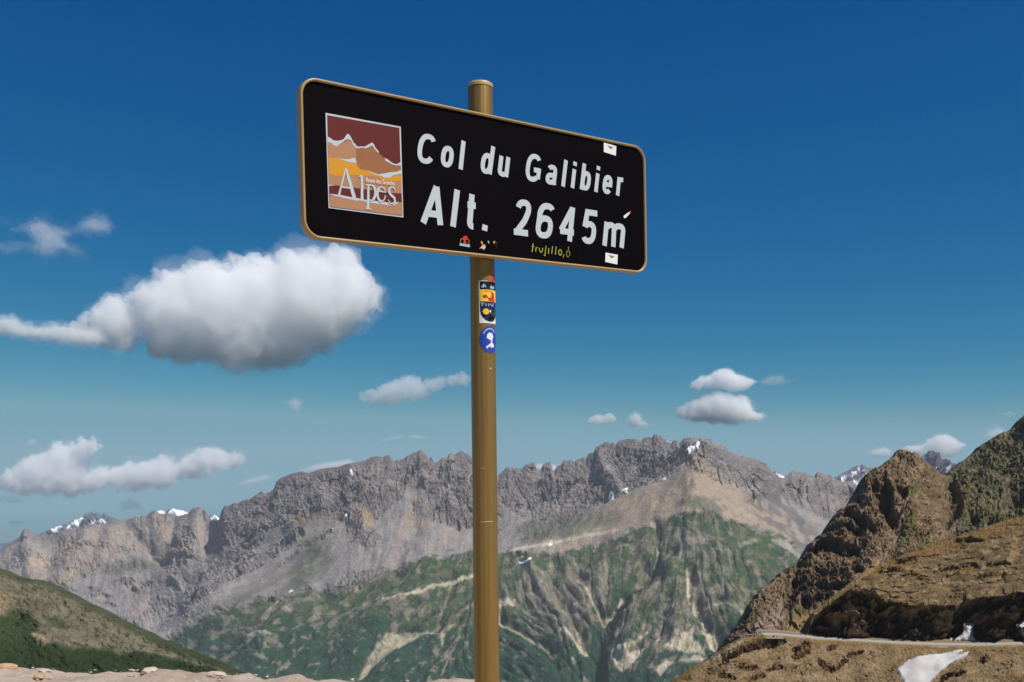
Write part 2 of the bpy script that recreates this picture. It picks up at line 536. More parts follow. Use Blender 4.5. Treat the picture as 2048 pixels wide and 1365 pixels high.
# what covers the slopes
grass = sstep(-7, 7, 30 * fbm(PX / 24, PY / 17, 107, 5, .6) + poly_sd(wx, wy, [(300,1310),(345,1275),(420,1228),(520,1197),(640,1184),(720,1170),(790,1140),(850,1116),(950,1118),(1000,1113),(1100,1110),(1200,1087),(1290,1056),(1345,1040),(1400,1033),(1440,1040),(1490,1047),(1560,1066),(1600,1108),(1660,1160),(1700,1470),(300,1470)]))
grass = np.maximum(grass, 0.5 * poly_mask(wx, wy, [(1350,1012),(1400,1004),(1425,1002),(1450,1020),(1440,1036),(1380,1030)], 5))
grass = np.maximum(grass, 0.6 * poly_mask(wx, wy, [(1030,1060),(1110,1030),(1200,1020),(1230,1040),(1180,1062),(1060,1090)], 16))
grass = np.maximum(grass, 0.55 * poly_mask(wx, wy, [(190,1140),(300,1115),(340,1120),(330,1135),(230,1150)], 10))
grass = np.maximum(grass, 0.45 * poly_mask(wx, wy, [(590,1110),(630,1070),(660,1090),(640,1150),(600,1190),(560,1180)], 14))
scree = np.zeros_like(PX)
ux, uy = PX + 5 * fbm(PX / 22, PY / 22, 103, 5, .6), PY + 5 * fbm(PX / 22 + 4, PY / 22, 153, 5, .6)
for pts, soft in [
    ([(255,1255),(330,1185),(440,1112),(560,1075),(660,1030),(600,1100),(470,1190),(335,1285)], 16),
    ([(815,975),(845,970),(870,1030),(950,1060),(1000,1065),(1060,1030),(1010,1110),(870,1130),(700,1140),(640,1195),(555,1180),(600,1115),(690,1060),(760,1075),(790,1030)], 3),
    ([(1385,922),(1330,962),(1250,992),(1180,1015),(1080,1075),(1010,1105),(1100,1110),(1200,1088),(1330,1046),(1400,1030),(1500,1048),(1640,1130),(1700,1120),(1680,1060),(1570,985),(1480,975),(1430,940)], 4),
    ([(640,1036),(700,1042),(692,1100),(660,1160),(600,1198),(545,1188),(590,1110)], 4),
    ([(740,1045),(800,1000),(815,965),(840,962),(850,1010),(880,1060),(950,1062),(950,1125),(860,1125),(740,1138),(728,1090)], 4),
    ([(230,1045),(300,1035),(330,1060),(310,1110),(260,1110),(200,1080)], 10),
    ([(1000,1010),(1050,1040),(1040,1090),(1000,1110)], 8),
    ([(440,1100),(520,1070),(640,1040),(700,1055),(640,1110),(560,1185),(430,1235),(330,1290),(260,1250),(350,1170)], 6)]:
    scree = np.maximum(scree, poly_mask(ux, uy, pts, soft))
knob = np.zeros_like(PX)                                           # rock outcrops in the scree
for pts in ([(690,1050),(712,1030),(735,1045),(760,1075),(745,1095),(700,1085)], [(1360,920),(1400,912),(1450,950),(1480,975),(1430,965),(1390,955),(1370,945)],
            [(860,1000),(945,990),(945,1055),(920,1060),(865,1040)], [(1480,960),(1540,955),(1545,990),(1500,1000)], [(440,1120),(480,1085),(520,1095),(500,1130),(450,1150)],
            [(1580,1015),(1612,1042),(1606,1055),(1585,1035)], [(820,1005),(835,1000),(838,1015),(825,1020)]):
    knob = np.maximum(knob, poly_mask(wx1, wy1, pts, 5))
left = 1 - sstep(395, 440, wx)
outcrop = sstep(.0, .15, fbm(PX / 55, PY / 34, 147, 5))
scree = np.maximum(scree, left * (1 - outcrop) * sstep(4, 16, below))
chute = sstep(.62, .85, gul_a) * sstep(14, 40, below)
scree = np.maximum(scree, .8 * chute * (1 - grass))
for pts, w in (([(600,1072),(520,1118),(440,1165),(385,1200)], 9), ([(520,1080),(450,1118),(400,1150)], 9), ([(665,1062),(600,1100),(560,1130)], 5), ([(440,1170),(380,1215)], 6)):
    knob = np.maximum(knob, lines_mask(ux, uy, pts, w, 4))
scree = scree * (1 - grass) * (1 - 0.9 * knob)
rock = np.clip(1 - grass - scree, 0, 1)

# relief (metres, towards the viewer)
crag = ridged((PX + 8 * fbm(PX / 30, PY / 30, 71, 3)) / 46, PY / 92, 41, 5) - 0.5
crag2 = ridged((PX + 5 * fbm(PX / 20, PY / 20, 72, 3)) / 17, PY / 30, 47, 4) - 0.5
ledge = fbm(PX / 60, (PY + 0.25 * PX) / 13, 53, 3)
crest_fade = 0.25 + 0.75 * sstep(2, 26, below)
fw = PX + 9 * fbm(PX / 30, PY / 30, 73, 4)
fA = facets(fw / 46, (PY + .22 * PX) / 40, 60)
fa, fb = facets(fw / 18, (PY + .15 * PX) / 19, 61), facets((PX + 3 * fbm(PX / 8, PY / 8, 74, 3)) / 7, PY / 8, 62)
rockvar = .25 + .95 * sstep(-.3, .3, fbm(PX / 80, PY / 50, 75, 4))
h = rock * crest_fade * rockvar * (12 * crag + 7 * crag2 + 7 * ledge + 18 * fA + 10 * fa + 5 * fb)
h = h - 16 * chute * rock
h = h + 6 * rock * fbm(PX / 6, PY / 6, 59, 3) * sstep(0, 10, below)
h = h * (0.75 + 0.25 * sstep(380, 450, PX))
h = h + left * crest_fade * (.4 + .6 * outcrop) * (7 * fa + 4.5 * fb + 6 * crag2)
h = h + scree * (1.6 * ga + .6 * gb + .3 * gc)
low = sstep(1060, 1200, PY)
h = h + grass * (3 * ga + 1.5 * gb - 9 * gul_a * (0.4 + 0.6 * low) - 3.5 * gul_b + 7 * fbm(PX / 34, PY / 26, 83, 6, .55) + 1.6 * facets(PX / 9, PY / 8, 84) * sstep(0, .4, fbm(PX / 50, PY / 40, 86, 3)))
h = h + 30 * fbm(PX / 210, PY / 150, 91, 3) * sstep(5, 60, below)
SXw, SYw = PX + 6 * fbm(PX / 25, PY / 25, 121, 3), PY + 6 * fbm(PX / 25, PY / 25, 131, 3)
def spur(pts, w, amp, p=1.0):
    global h
    pad = w * 3
    sel = (SXw > min(p_[0] for p_ in pts) - pad) & (SXw < max(p_[0] for p_ in pts) + pad) & (SYw > min(p_[1] for p_ in pts) - pad) & (SYw < max(p_[1] for p_ in pts) + pad)
    h[sel] += amp * np.exp(-(line_dist(SXw[sel], SYw[sel], pts) / w) ** 2)
# gullies cut in, spurs standing out
for pts, w, a in [([(1190,1360),(1197,1285),(1229,1210),(1287,1150),(1335,1105)], 18, -55), ([(1377,1144),(1383,1186),(1402,1225),(1421,1259),(1436,1290)], 12, -34),
    ([(1156,1148),(1180,1185),(1208,1228)], 11, -28), ([(1247,1180),(1228,1205),(1208,1228)], 8, -18), ([(1312,1050),(1318,1090),(1314,1120),(1280,1150)], 8, -22),
    ([(1000,1235),(1050,1265),(1100,1300)], 10, -22), ([(1115,1140),(1100,1180),(1150,1240),(1165,1300)], 13, -26), ([(902,1163),(880,1226),(873,1250)], 12, -24), ([(910,1238),(850,1254),(780,1285),(720,1340)], 14, -26),
    ([(1340,1180),(1335,1230),(1310,1270),(1270,1300)], 12, -26), ([(280,1250),(420,1150),(560,1080)], 22, -30), ([(800,1090),(790,1140)], 15, -15), ([(830,985),(828,1060)], 14, -20),
    ([(340,1300),(520,1230),(640,1190)], 20, -16), ([(1465,1140),(1500,1200),(1530,1260)], 16, -20),
    ([(1390,915),(1382,960),(1400,1030),(1388,1090),(1385,1140)], 42, 34), ([(1330,1105),(1345,1180),(1350,1260)], 16, 30), ([(1240,1100),(1190,1150),(1170,1180)], 16, 26), ([(1060,1130),(1110,1230),(1140,1290)], 16, 26),
    ([(1270,1180),(1255,1250),(1245,1300)], 16, 34), ([(1440,1120),(1460,1200),(1470,1290)], 24, 34), ([(955,1125),(880,1160),(770,1220),(700,1300)], 26, 32), ([(620,1190),(540,1260),(470,1340)], 24, 26),
    ([(870,1120),(840,1130),(810,1150)], 10, 16), ([(640,1000),(560,1070),(440,1160),(380,1210)], 22, 34), ([(720,1030),(735,1080)], 16, 26), ([(1190,890),(1200,940),(1230,980)], 14, 26), ([(905,905),(900,1010)], 14, 20), ([(840,905),(845,960)], 10, 16),
    ([(1560,1110),(1620,1150)], 14, 10),
    ([(307,1030),(290,1075),(285,1120)], 20, 16), ([(398,1020),(380,1080),(335,1150)], 22, 18), ([(52,1062),(62,1140)], 16, 30), ([(180,1058),(165,1100),(120,1160)], 18, 34), ([(250,1045),(285,1090),(315,1120)], 14, -30), ([(345,1040),(340,1080),(320,1115)], 12, -26), ([(420,1045),(410,1100),(350,1190),(300,1240)], 18, -26), ([(110,1070),(90,1130)], 16, -30), ([(225,1060),(205,1110)], 14, 16)]:
    spur(pts, w, a)
edge = np.exp(-((below - 5) / 9.0) ** 2)
h = h * (0.45 + 0.55 * sstep(0, 20, below))

# colours
c_rock, c_rock2 = lin(128, 120, 117), lin(108, 100, 101)
c_scree, c_scree_b = lin(141, 134, 131), lin(160, 141, 121)
c_grass, c_grass_d, c_olive = lin(63, 82, 56), lin(37, 68, 52), lin(98, 98, 72)
c_scar, c_snow = lin(206, 193, 168), lin(250, 250, 250)
C = np.zeros(PX.shape + (3,)) + c_rock
C = mixc(C, c_rock2, sstep(-0.3, 0.6, fbm(PX / 22, PY / 22, 201, 4)))
C = mixc(C, lin(150, 134, 122), 0.7 * sstep(0.1, 0.7, fbm(PX / 35, PY / 20, 211, 4)))
C = mixc(C, lin(150, 144, 138), 0.8 * sstep(0.15, 0.5, fbm(PX / 24, PY / 30, 213, 5)))
C = mixc(C, lin(90, 84, 87), 0.6 * sstep(0.2, 0.5, fbm(PX / 13, PY / 17, 215, 4)))
tan = poly_mask(wx, wy, [(0,1160),(60,1110),(160,1060),(260,1040),(420,1040),(420,1100),(330,1110),(250,1105),(150,1150),(60,1200)], 18)
C = mixc(C, c_scree, scree)
C = mixc(C, lin(154, 136, 117), 0.4 * tan)
brown = poly_mask(wx, wy, [(1388,920),(1330,965),(1230,1000),(1140,1050),(1060,1085),(1100,1106),(1200,1085),(1330,1043),(1400,1030),(1500,1046),(1600,1080),(1560,1030),(1480,975),(1430,945)], 12)
C = mixc(C, c_scree_b, 0.85 * brown * (1 - grass))
C = mixc(C, lin(124, 119, 118), 0.5 * scree * sstep(0.2, 1.3, gb) * (1 - brown))
C = mixc(C, lin(152, 145, 137), 0.35 * scree * sstep(0.4, 1.6, gc) * sstep(400, 450, PX))
C = mixc(C, lin(156, 140, 128), 0.45 * scree * (1 - brown) * sstep(0.3, 1.2, ga))
C = mixc(C, lin(100, 97, 92), 0.75 * poly_mask(wx, wy, [(1545,965),(1570,975),(1660,1090),(1640,1125),(1520,1035),(1490,1000)], 9) * sstep(-.8, .8, gb + .4))
C = mixc(C, lin(160, 136, 100), 0.6 * poly_mask(wx1, wy1, [(703,1032),(722,1018),(745,1022),(748,1050),(735,1062),(726,1045),(712,1040)], 5))
C = mixc(C, lin(160, 132, 102), 0.6 * poly_mask(wx1, wy1, [(560,1045),(600,1035),(650,1035),(640,1048),(580,1052)], 6))
C = mixc(C, lin(158, 138, 116), 0.5 * poly_mask(wx1, wy1, [(800,1040),(822,1015),(840,1040),(862,1010),(870,1045),(840,1060)], 7))
C = mixc(C, lin(178, 152, 128), 0.8 * poly_mask(wx1, wy1, [(1372,990),(1380,983),(1394,995),(1392,1012),(1370,1008)], 3))
C = mixc(C, lin(150, 140, 128), 0.6 * poly_mask(wx1, wy1, [(868,985),(890,980),(912,984),(905,992),(870,996)], 4))
gn = fbm(PX / 30, PY / 22, 221, 6, .62)
gcol = mixc(np.zeros_like(C) + c_grass, c_olive, sstep(-.05, .22, gn + .08 * gb))
gcol = mixc(gcol, c_grass_d, sstep(-.25, .25, (PY - 1245) / 90 + .8 * fbm(PX / 60, PY / 45, 231, 5, .6)))
gcol = mixc(gcol, lin(56, 70, 48), .7 * sstep(.12, .25, fbm(PX / 12, PY / 9, 233, 5, .6)))
C = mixc(C, gcol, grass)
# bare rock and thin grass in the lower slopes, drawn out down the fall line
hot = np.zeros_like(PX)
for x, y, rx, ry, a in [(1150,1190,80,60,1.0),(1300,1120,60,50,.7),(1350,1230,70,60,1.1),(1420,1180,50,60,.8),(1060,1200,60,60,.7),(1250,1250,40,40,.9),(1480,1200,40,40,.4),(1130,1260,50,40,1.),(640,1260,60,40,.5),(820,1215,60,30,.8),(520,1280,40,25,.6),(900,1290,50,40,.5),(700,1230,80,25,.4),(440,1310,60,30,.6),(1390,1090,60,50,.5),(1330,1300,60,40,.6),(960,1180,40,40,.4)]:
    hot = hot + a * np.exp(-((PX - x) / rx) ** 2 - ((PY - y) / ry) ** 2)
bn = fbm((PX + 4 * gb) / 26, PY / 24, 241, 6, .62) + .10 * gb
for pts, a_ in (([(560,1182),(645,1184),(610,1212),(520,1245),(430,1275),(400,1262),(500,1212)], .5), ([(690,1160),(770,1148),(750,1185),(690,1205)], .45), ([(1040,1150),(1090,1140),(1130,1200),(1110,1235),(1060,1215)], .5), ([(1130,1132),(1200,1128),(1215,1165),(1180,1195),(1140,1170)], .6), ([(1280,1070),(1400,1050),(1420,1100),(1340,1125)], .4), ([(1000,1120),(1060,1118),(1040,1140),(1000,1145)], .4)):
    hot = hot + a_ * poly_mask(wx, wy, pts, 10)
bare = sstep(.23, .33, bn + .40 * hot)
C = mixc(C, lin(128, 120, 106), .8 * bare * grass)
C = mixc(C, lin(150, 140, 122), .8 * grass * sstep(.52, .62, bn + .30 * hot + .1 * gc))
C = mixc(C, lin(108, 102, 94), .75 * grass * sstep(.30, .40, fbm(PX / 11, PY / 10, 243, 5, .6) + .22 * hot))
C = mixc(C, lin(138, 128, 110), .75 * grass * sstep(.84, .95, gul_b) * sstep(-.1, .3, fbm(PX / 45, PY / 45, 245, 3) + .25 * hot))
C = mixc(C, c_grass_d, .6 * grass * sstep(.6, .95, gul_a) * (1 - sstep(.1, .4, fbm(PX / 50, PY / 50, 247, 3))))
C = mixc(C, c_grass_d, 0.85 * lines_mask(wx1, wy1, [(1190,1360),(1197,1285),(1225,1215),(1262,1172)], 15, 8))
def scar(pts, w=None, soft=2.0, a=0.9, col=c_scar):
    global C
    m = poly_mask(wx1, wy1, pts, soft) if w is None else lines_mask(wx1, wy1, pts, w, soft)
    C = mixc(C, col, a * m * (0.75 + 0.25 * sstep(-1, 1, gc)))
scar([(773,1267),(828,1256),(869,1252),(910,1237),(891,1259),(884,1289),(876,1259),(839,1263),(791,1289),(762,1315),(732,1337),(714,1356),(721,1333),(743,1300)], soft=3, col=lin(176,166,142))
scar([(769,1209),(820,1200),(850,1190),(875,1177),(902,1165),(947,1154)], 2.6, 2, .8)
scar([(902,1167),(892,1195),(880,1226),(873,1250)], 2.6, 2, .6, lin(165, 145, 125))
scar([(495,1270),(520,1268),(547,1278),(510,1280),(495,1293)], soft=4, a=.6)
scar([(562,1215),(588,1225),(580,1232),(565,1226)], soft=3, a=.5)
scar([(1377,1140),(1381,1186),(1395,1212)], 5, 3)
scar([(1385,1190),(1402,1222),(1415,1248)], 3, 2)
scar([(1406,1252),(1413,1262),(1424,1258),(1430,1250),(1440,1292),(1424,1300),(1414,1285)], soft=2.5)
scar([(1222,1303),(1236,1300),(1256,1303),(1272,1296),(1290,1291),(1280,1312),(1262,1330),(1245,1340),(1228,1328)], soft=4)
scar([(1332,1288),(1345,1272),(1352,1262),(1362,1278),(1368,1262),(1385,1258),(1386,1275),(1400,1292),(1412,1310),(1385,1305),(1355,1300)], soft=4)
scar([(1308,1340),(1330,1322),(1345,1325),(1320,1352)], soft=4)
scar([(1360,1318),(1400,1312),(1420,1318),(1380,1328)], soft=4, a=.8)
scar([(998,1244),(1020,1252),(1050,1268),(1078,1284),(1097,1298)], 3.2, 2.2, .85, lin(176, 166, 142))
scar([(1150,1212),(1154,1232)], 5, 3, .85)
scar([(1125,1264),(1140,1276),(1160,1290),(1173,1299)], 3.5, 3, .8)
scar([(1157,1258),(1163,1280),(1172,1300)], 4, 3, .8)
scar([(1156,1150),(1180,1188),(1206,1225)], 2, 2, .7)
scar([(1246,1184),(1228,1208),(1210,1225)], 3, 2, .7)
scar([(1318,1056),(1320,1080),(1314,1118)], 2.2, 2, .6)
scar([(1000,1198),(1030,1196),(1034,1208),(1002,1212)], soft=4, a=.7)
scar([(1000,1200),(998,1232),(1002,1245)], 3, 3, .6)
scar([(1338,1190),(1345,1215),(1330,1260),(1305,1285)], 2, 2, .7)
scar([(1295,1262),(1270,1285),(1245,1305)], 2.4, 2.4, .7)
scar([(1030,1103),(1120,1080),(1180,1070),(1230,1065)], 3.5, 3, .7)
scar([(1320,1040),(1345,1027),(1370,1030),(1400,1034)], 5, 4, .7, lin(178, 158, 134))
scar([(1430,1010),(1445,1022),(1470,1038),(1490,1049)], 2.5, 2, .7, lin(178, 158, 134))
scar([(1545,1078),(1560,1076),(1590,1098),(1618,1112),(1612,1128),(1590,1118),(1565,1096)], soft=4, col=lin(160, 156, 148))
scar([(1432,1210),(1445,1205),(1470,1225),(1490,1250)], 4, 4, .5)
scar([(1480,1090),(1510,1080)], 5, 5, .35)
scar([(640,1062),(560,1115),(455,1180),(330,1268)], 7, 4, .55, lin(164, 156, 148))
scar([(560,1072),(470,1128),(400,1176),(275,1252)], 8, 4, .55, lin(160, 152, 145))
scar([(690,1080),(600,1140),(500,1190)], 5, 4, .45, lin(160, 152, 145))
scar([(640,1105),(590,1140),(540,1168),(450,1208)], 5, 4, .6, lin(92, 98, 72))
scar([(600,1090),(640,1070),(650,1100),(610,1150)], 12, 8, .45, lin(104, 108, 86))
scar([(60,1135),(90,1115),(100,1108)], 8, 8, .5, lin(180, 160, 132))
scar([(85,1160),(105,1145)], 6, 6, .5, lin(180, 160, 132)); scar([(120,1175),(150,1150)], 5, 5, .5, lin(180, 160, 132))
C = C * (1 + 0.12 * fbm(PX / 6, PY / 6, 251, 3) + .16 * perlin(PX / 3.3, PY / 3.3, 257))[..., None]
mat_massif = terrain_mat('mountain_slopes', 34.0, 8.0, 6.0, 0.33)
h = np.clip(h, -75, 85)
o = massif.build('mountain_range', h, (0.0, -0.72, 0.70), np.clip(C, 0.005, 0.95), mat_massif)
tag(o, kind='structure')

# snow that lasted on it
def snow_material():
    m, nt, b = new_mat('old_snow')
    tc = nt.nodes.new('ShaderNodeTexCoord')
    nz = nt.nodes.new('ShaderNodeTexNoise')
    nz.inputs['Scale'].default_value = 0.15
    nz.inputs['Detail'].default_value = 8
    nt.links.new(tc.outputs['Object'], nz.inputs['Vector'])
    rp = nt.nodes.new('ShaderNodeValToRGB')
    rp.color_ramp.elements[0].position = 0.25
    rp.color_ramp.elements[0].color = (*lin(150, 144, 140), 1)
    rp.color_ramp.elements[1].position = 0.6
    rp.color_ramp.elements[1].color = (*lin(188, 184, 182), 1)
    nt.links.new(nz.outputs[0], rp.inputs[0])
    nt.links.new(rp.outputs[0], b.inputs['Base Color'])
    b.inputs['Roughness'].default_value = 0.8
    bp = nt.nodes.new('ShaderNodeBump')
    bp.inputs['Distance'].default_value = 0.3
    bp.inputs['Strength'].default_value = 0.5
    nt.links.new(nz.outputs[0], bp.inputs['Height'])
    nt.links.new(bp.outputs[0], b.inputs['Normal'])
    return m
mat_snow = snow_material()
mat_firn = paint('bright_firn', lin(236, 236, 238), .8, .2, .06, .05)
def far_snow(pts, label, lift=3.0):
    o = massif.patch('snow_patch', pts, lift * 1.4, mat_firn, 1.2, smooth=1)
    return tag(o, label, 'snow', 'snow patches on the mountain range')
far_snow([(1368,914),(1380,907),(1395,895),(1397,901),(1392,908),(1396,912),(1386,914),(1377,918)], 'wedge of snow just below the rocky summit of the range, largest on it', 4)
far_snow([(1217,992),(1220,987),(1227,990),(1227,999),(1220,999)], 'left one of two white snow specks above the brown scree')
far_snow([(1243,987),(1250,982),(1255,980),(1254,986),(1257,990),(1251,988)], 'right one of two white snow specks above the brown scree')
far_snow([(1323,962),(1328,959),(1332,961),(1327,964)], 'tiny snow speck left of the central brown scree cone')
far_snow([(1094,1090),(1100,1086),(1106,1088),(1098,1093)], 'small snow speck on the pale bench right of the sign post')
far_snow([(1037,1126),(1052,1130),(1062,1126),(1062,1131),(1046,1133)], 'flat snow streak on green slope just right of the sign post')
far_snow([(576,1183),(582,1179),(587,1182),(580,1185)], 'lone snow speck at the foot of the grey scree on the left')
far_snow([(699,942),(703,939),(706,951),(700,951)], 'upright snow speck high on the left crags below the crest', 4)
far_snow([(684,1034),(692,1026),(694,1029),(688,1035)], 'slanting snow speck beside the ochre outcrop on the left crags', 4)
far_snow([(1333,884),(1337,880),(1342,883),(1342,889)], 'snow in the notch beside the highest pinnacle', 5)
far_snow([(1552,946),(1560,948),(1568,955),(1560,955)], 'snow strip in the notch right of the main summit', 4)
# ------------------------------------------------------------------ far snowy peaks behind the range
def far_peak(name, sky_pts, D, foot_y, snow, cols_rock, seed):
    x0, x1 = sky_pts[0][0], sky_pts[-1][0]
    n = int((x1 - x0) / 1.3) + 2
    S = Sheet(x0, x1, n, [(jag(sky_pts, 1.4, 7.0, seed, 1.5), [(x0, D), (x1, D)], 46), ([(x0, foot_y), (x1, foot_y)], [(x0, D - 900), (x1, D - 900)], 6), ([(x0, foot_y + 160), (x1, foot_y + 160)], [(x0, D - 2200), (x1, D - 2200)], 1)], [(150, 80), (500, 400), (1100, 900)])
    X, Y = S.PX, S.PY
    b = Y - S.PY[0][None]
    hh = (110 * (ridged(X / 24, Y / 34, seed, 5) - .5) + 40 * fbm(X / 6, Y / 6, seed + 3, 3)) * (0.25 + 0.75 * sstep(0, 14, b))
    Cc = np.zeros(X.shape + (3,)) + cols_rock
    Cc = mixc(Cc, cols_rock * 0.75, sstep(-.2, .5, fbm(X / 12, Y / 12, seed + 9, 4)))
    ww = X + 3 * fbm(X / 8, Y / 8, seed + 5, 3), Y + 3 * fbm(X / 8, Y / 8, seed + 6, 3)
    for pts in snow:
        Cc = mixc(Cc, lin(240, 242, 245), poly_mask(ww[0], ww[1], pts, 1.6))
    return tag(S.build(name, hh, (0, -.8, .6), Cc, mat_far), kind='structure')
mat_far = terrain_mat('far_peaks', 150.0, 40.0, 14.0, 0.25)
far_peak('snowy_mountain', [(-330,1060),(-200,1082),(-90,1096),(-40,1102),(0,1088),(30,1083),(70,1072),(85,1066),(96,1060),(110,1053),(130,1047),(150,1038),(164,1036),(172,1027),(180,1024),(188,1027),(196,1026),(203,1032),(209,1026),(216,1030),(222,1034),(235,1040),(262,1052),(300,1070)],
         7200, 1120, [[(100,1062),(112,1053),(124,1053),(116,1062)], [(128,1060),(136,1048),(150,1042),(168,1036),(166,1042),(146,1052)], [(180,1052),(184,1044),(192,1044),(188,1054)], [(198,1046),(206,1040),(218,1042),(204,1050)], [(140,1062),(150,1056),(158,1058)]], lin(92, 104, 120), 301)
far_peak('snowy_ridge', [(285,1040),(300,1032),(315,1022),(324,1019),(331,1022),(340,1017),(347,1015),(354,1019),(360,1022),(368,1021),(377,1026),(395,1032),(412,1036),(425,1032),(432,1028),(438,1032),(450,1038),(470,1050)],
         7000, 1090, [[(308,1030),(320,1021),(330,1022),(326,1030),(312,1034)], [(334,1032),(344,1016),(352,1020),(372,1024),(378,1030),(356,1034),(350,1026),(342,1036)], [(418,1040),(430,1030),(440,1038)]], lin(104, 108, 118), 331)
far_peak('distant_peak', [(1540,948),(1550,944),(1562,948),(1575,956),(1600,965),(1640,962),(1665,958),(1680,950),(1693,942),(1706,934),(1716,932),(1722,931),(1734,934),(1744,938),(1752,940),(1775,946),(1810,960),(1850,975)],
         6800, 1040, [[(1676,958),(1690,950),(1712,945),(1714,950),(1700,958),(1684,962)], [(1722,944),(1729,941),(1736,944),(1728,947)], [(1708,958),(1736,953),(1742,957),(1712,962)], [(1704,966),(1718,962),(1722,966)], [(1548,950),(1560,950),(1568,956),(1556,958)], [(1716,938),(1720,936),(1722,940)]], lin(112, 110, 118), 361)
far_peak('dark_crag', [(1800,960),(1825,935),(1838,918),(1846,912),(1853,910),(1857,902),(1862,900),(1868,905),(1873,904),(1878,909),(1884,915),(1890,917),(1896,921),(1899,926),(1906,924),(1914,928),(1924,926),(1940,934),(1965,950)],
         4200, 1000, [[(1840,918),(1846,918),(1856,928),(1850,928)], [(1892,916),(1898,918),(1896,922)], [(1888,948),(1894,934),(1900,936),(1898,948)], [(1870,926),(1884,930),(1896,936),(1890,938),(1876,932)]], lin(84, 86, 96), 391)

# ------------------------------------------------------------------ right-hand slopes, far to near
mat_near = terrain_mat('near_slopes', 5.0, 1.1, 0.7, 0.42)
# rocky spur with the dark cleft
SP = [(1380,1345),(1440,1300),(1476,1254),(1484,1243),(1495,1225),(1502,1212),(1512,1195),(1524,1180),(1540,1168),(1564,1150),(1580,1138),(1596,1128),(1606,1124),(1612,1110),(1618,1098),(1622,1092),(1628,1088),(1634,1088),(1640,1072),(1650,1060),(1660,1050),(1668,1040),(1675,1030),(1683,1021),
      (1690,1014),(1700,1008),(1708,1000),(1715,994),(1722,982),(1730,968),(1735,960),(1744,950),(1755,940),(1764,936),(1772,930),(1779,923),(1786,918),(1793,910),(1799,906),(1812,904),(1822,906),(1831,904),(1838,910),(1843,916),(1856,926),(1866,934),(1875,940),(1886,948),(1894,951),(1903,942),(1920,930),(1939,914),(1955,899),(1963,891),(1975,884),(1995,871),(2015,863),(2031,857),(2036,847),(2042,842),(2052,832),(2100,800),(2200,740),(2420,640)]
S = Sheet(1380, 2420, 900, [(jag(SP, 2.4, 9, 5, 1.5), [(1380,430),(1480,450),(1600,500),(1720,540),(1800,560),(1860,570),(1900,625),(1960,640),(2060,640),(2420,620)], 200),
          ([(1380,1400),(1480,1300),(1560,1290),(1620,1275),(1700,1220),(1800,1160),(1900,1130),(2020,1110),(2420,1040)], [(1380,400),(1480,380),(1620,385),(1800,420),(2020,450),(2420,440)], 24), ([(1380,1520),(2420,1400)], [(1380,380),(2420,380)], 1)],
          [(8, 2), (30, 16), (120, 110)])
X, Y = S.PX, S.PY
b = Y - S.PY[0][None]
n1, n2 = fbm(X / 34, Y / 34, 431, 4), fbm(X / 12, Y / 12, 433, 4)
wx2, wy2 = X + 8 * n1 + 3 * n2, Y + 8 * fbm(X / 34 + 9, Y / 34, 435, 4) + 3 * n2
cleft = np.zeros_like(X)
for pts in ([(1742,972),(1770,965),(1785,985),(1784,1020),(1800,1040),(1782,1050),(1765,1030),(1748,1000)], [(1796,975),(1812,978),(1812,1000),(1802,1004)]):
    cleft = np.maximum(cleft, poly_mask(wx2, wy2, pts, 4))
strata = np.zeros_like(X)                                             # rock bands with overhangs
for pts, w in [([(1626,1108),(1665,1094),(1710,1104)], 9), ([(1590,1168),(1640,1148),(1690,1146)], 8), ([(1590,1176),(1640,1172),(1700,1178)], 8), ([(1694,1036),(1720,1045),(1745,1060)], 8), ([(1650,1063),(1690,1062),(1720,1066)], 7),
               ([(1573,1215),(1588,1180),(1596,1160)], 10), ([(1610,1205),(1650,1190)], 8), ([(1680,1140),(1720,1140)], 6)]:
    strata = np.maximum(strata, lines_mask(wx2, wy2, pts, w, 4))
rocky = np.clip(sstep(-.15, .35, n1 + .25 * n2) * (1 - poly_mask(X, Y, [(1460,1290),(1600,1160),(1585,1215),(1700,1170),(1760,1110),(1800,1090),(1700,1290)], 8)) + strata, 0, 1)
band = ((Y + .14 * X + 16 * n1 + 4 * n2) / 13.0) % 1.0
band2 = ((Y + .10 * X + 9 * n1 + 4 * n2) / 5.5) % 1.0
olive = sstep(1880, 1925, X + 12 * n1)
hh = (rocky * (2.2 * (ridged(X / 26, Y / 17, 441, 5) - .5) + 2.3 * (band - .5) * sstep(-.3, .3, fbm(X / 50, Y / 40, 458, 3)) + .9 * (band2 - .5) + 2.0 * facets((X + 6 * n2) / 30, (Y + .2 * X) / 13, 450) + 2.0 * facets((X + 5 * n2) / 13, (Y + .15 * X) / 8, 446) + 1.1 * facets(X / 6, Y / 5, 447)) + (1 - rocky) * (.6 * facets(X / 6, Y / 5, 448) + 1.2 * facets(X / 16, Y / 9, 456)) + 1.5 * olive * facets(X / 22, Y / 20, 457) + 1.3 * fbm(X / 7, Y / 7, 443, 4) + 1.5 * facets(X / 19, Y / 15, 449) + 5 * fbm(X / 90, Y / 80, 445, 3)) * (0.45 + 0.55 * sstep(0, 12, b))
hh += -8 * cleft - 3 * np.exp(-(line_dist(wx2, wy2, [(1760,1000),(1790,1060),(1780,1110),(1740,1150)]) / 14) ** 2) + 3 * np.exp(-(line_dist(wx2, wy2, [(1800,905),(1805,960),(1830,1040)]) / 26) ** 2)
hh += 5 * np.exp(-(line_dist(X, Y, [(1735,960),(1735,1000),(1690,1060),(1600,1160)]) / 20) ** 2)
d = line_dist(wx2, wy2 - 5, [(0, 0), (1, 1)])
hh -= 4.5 * strata
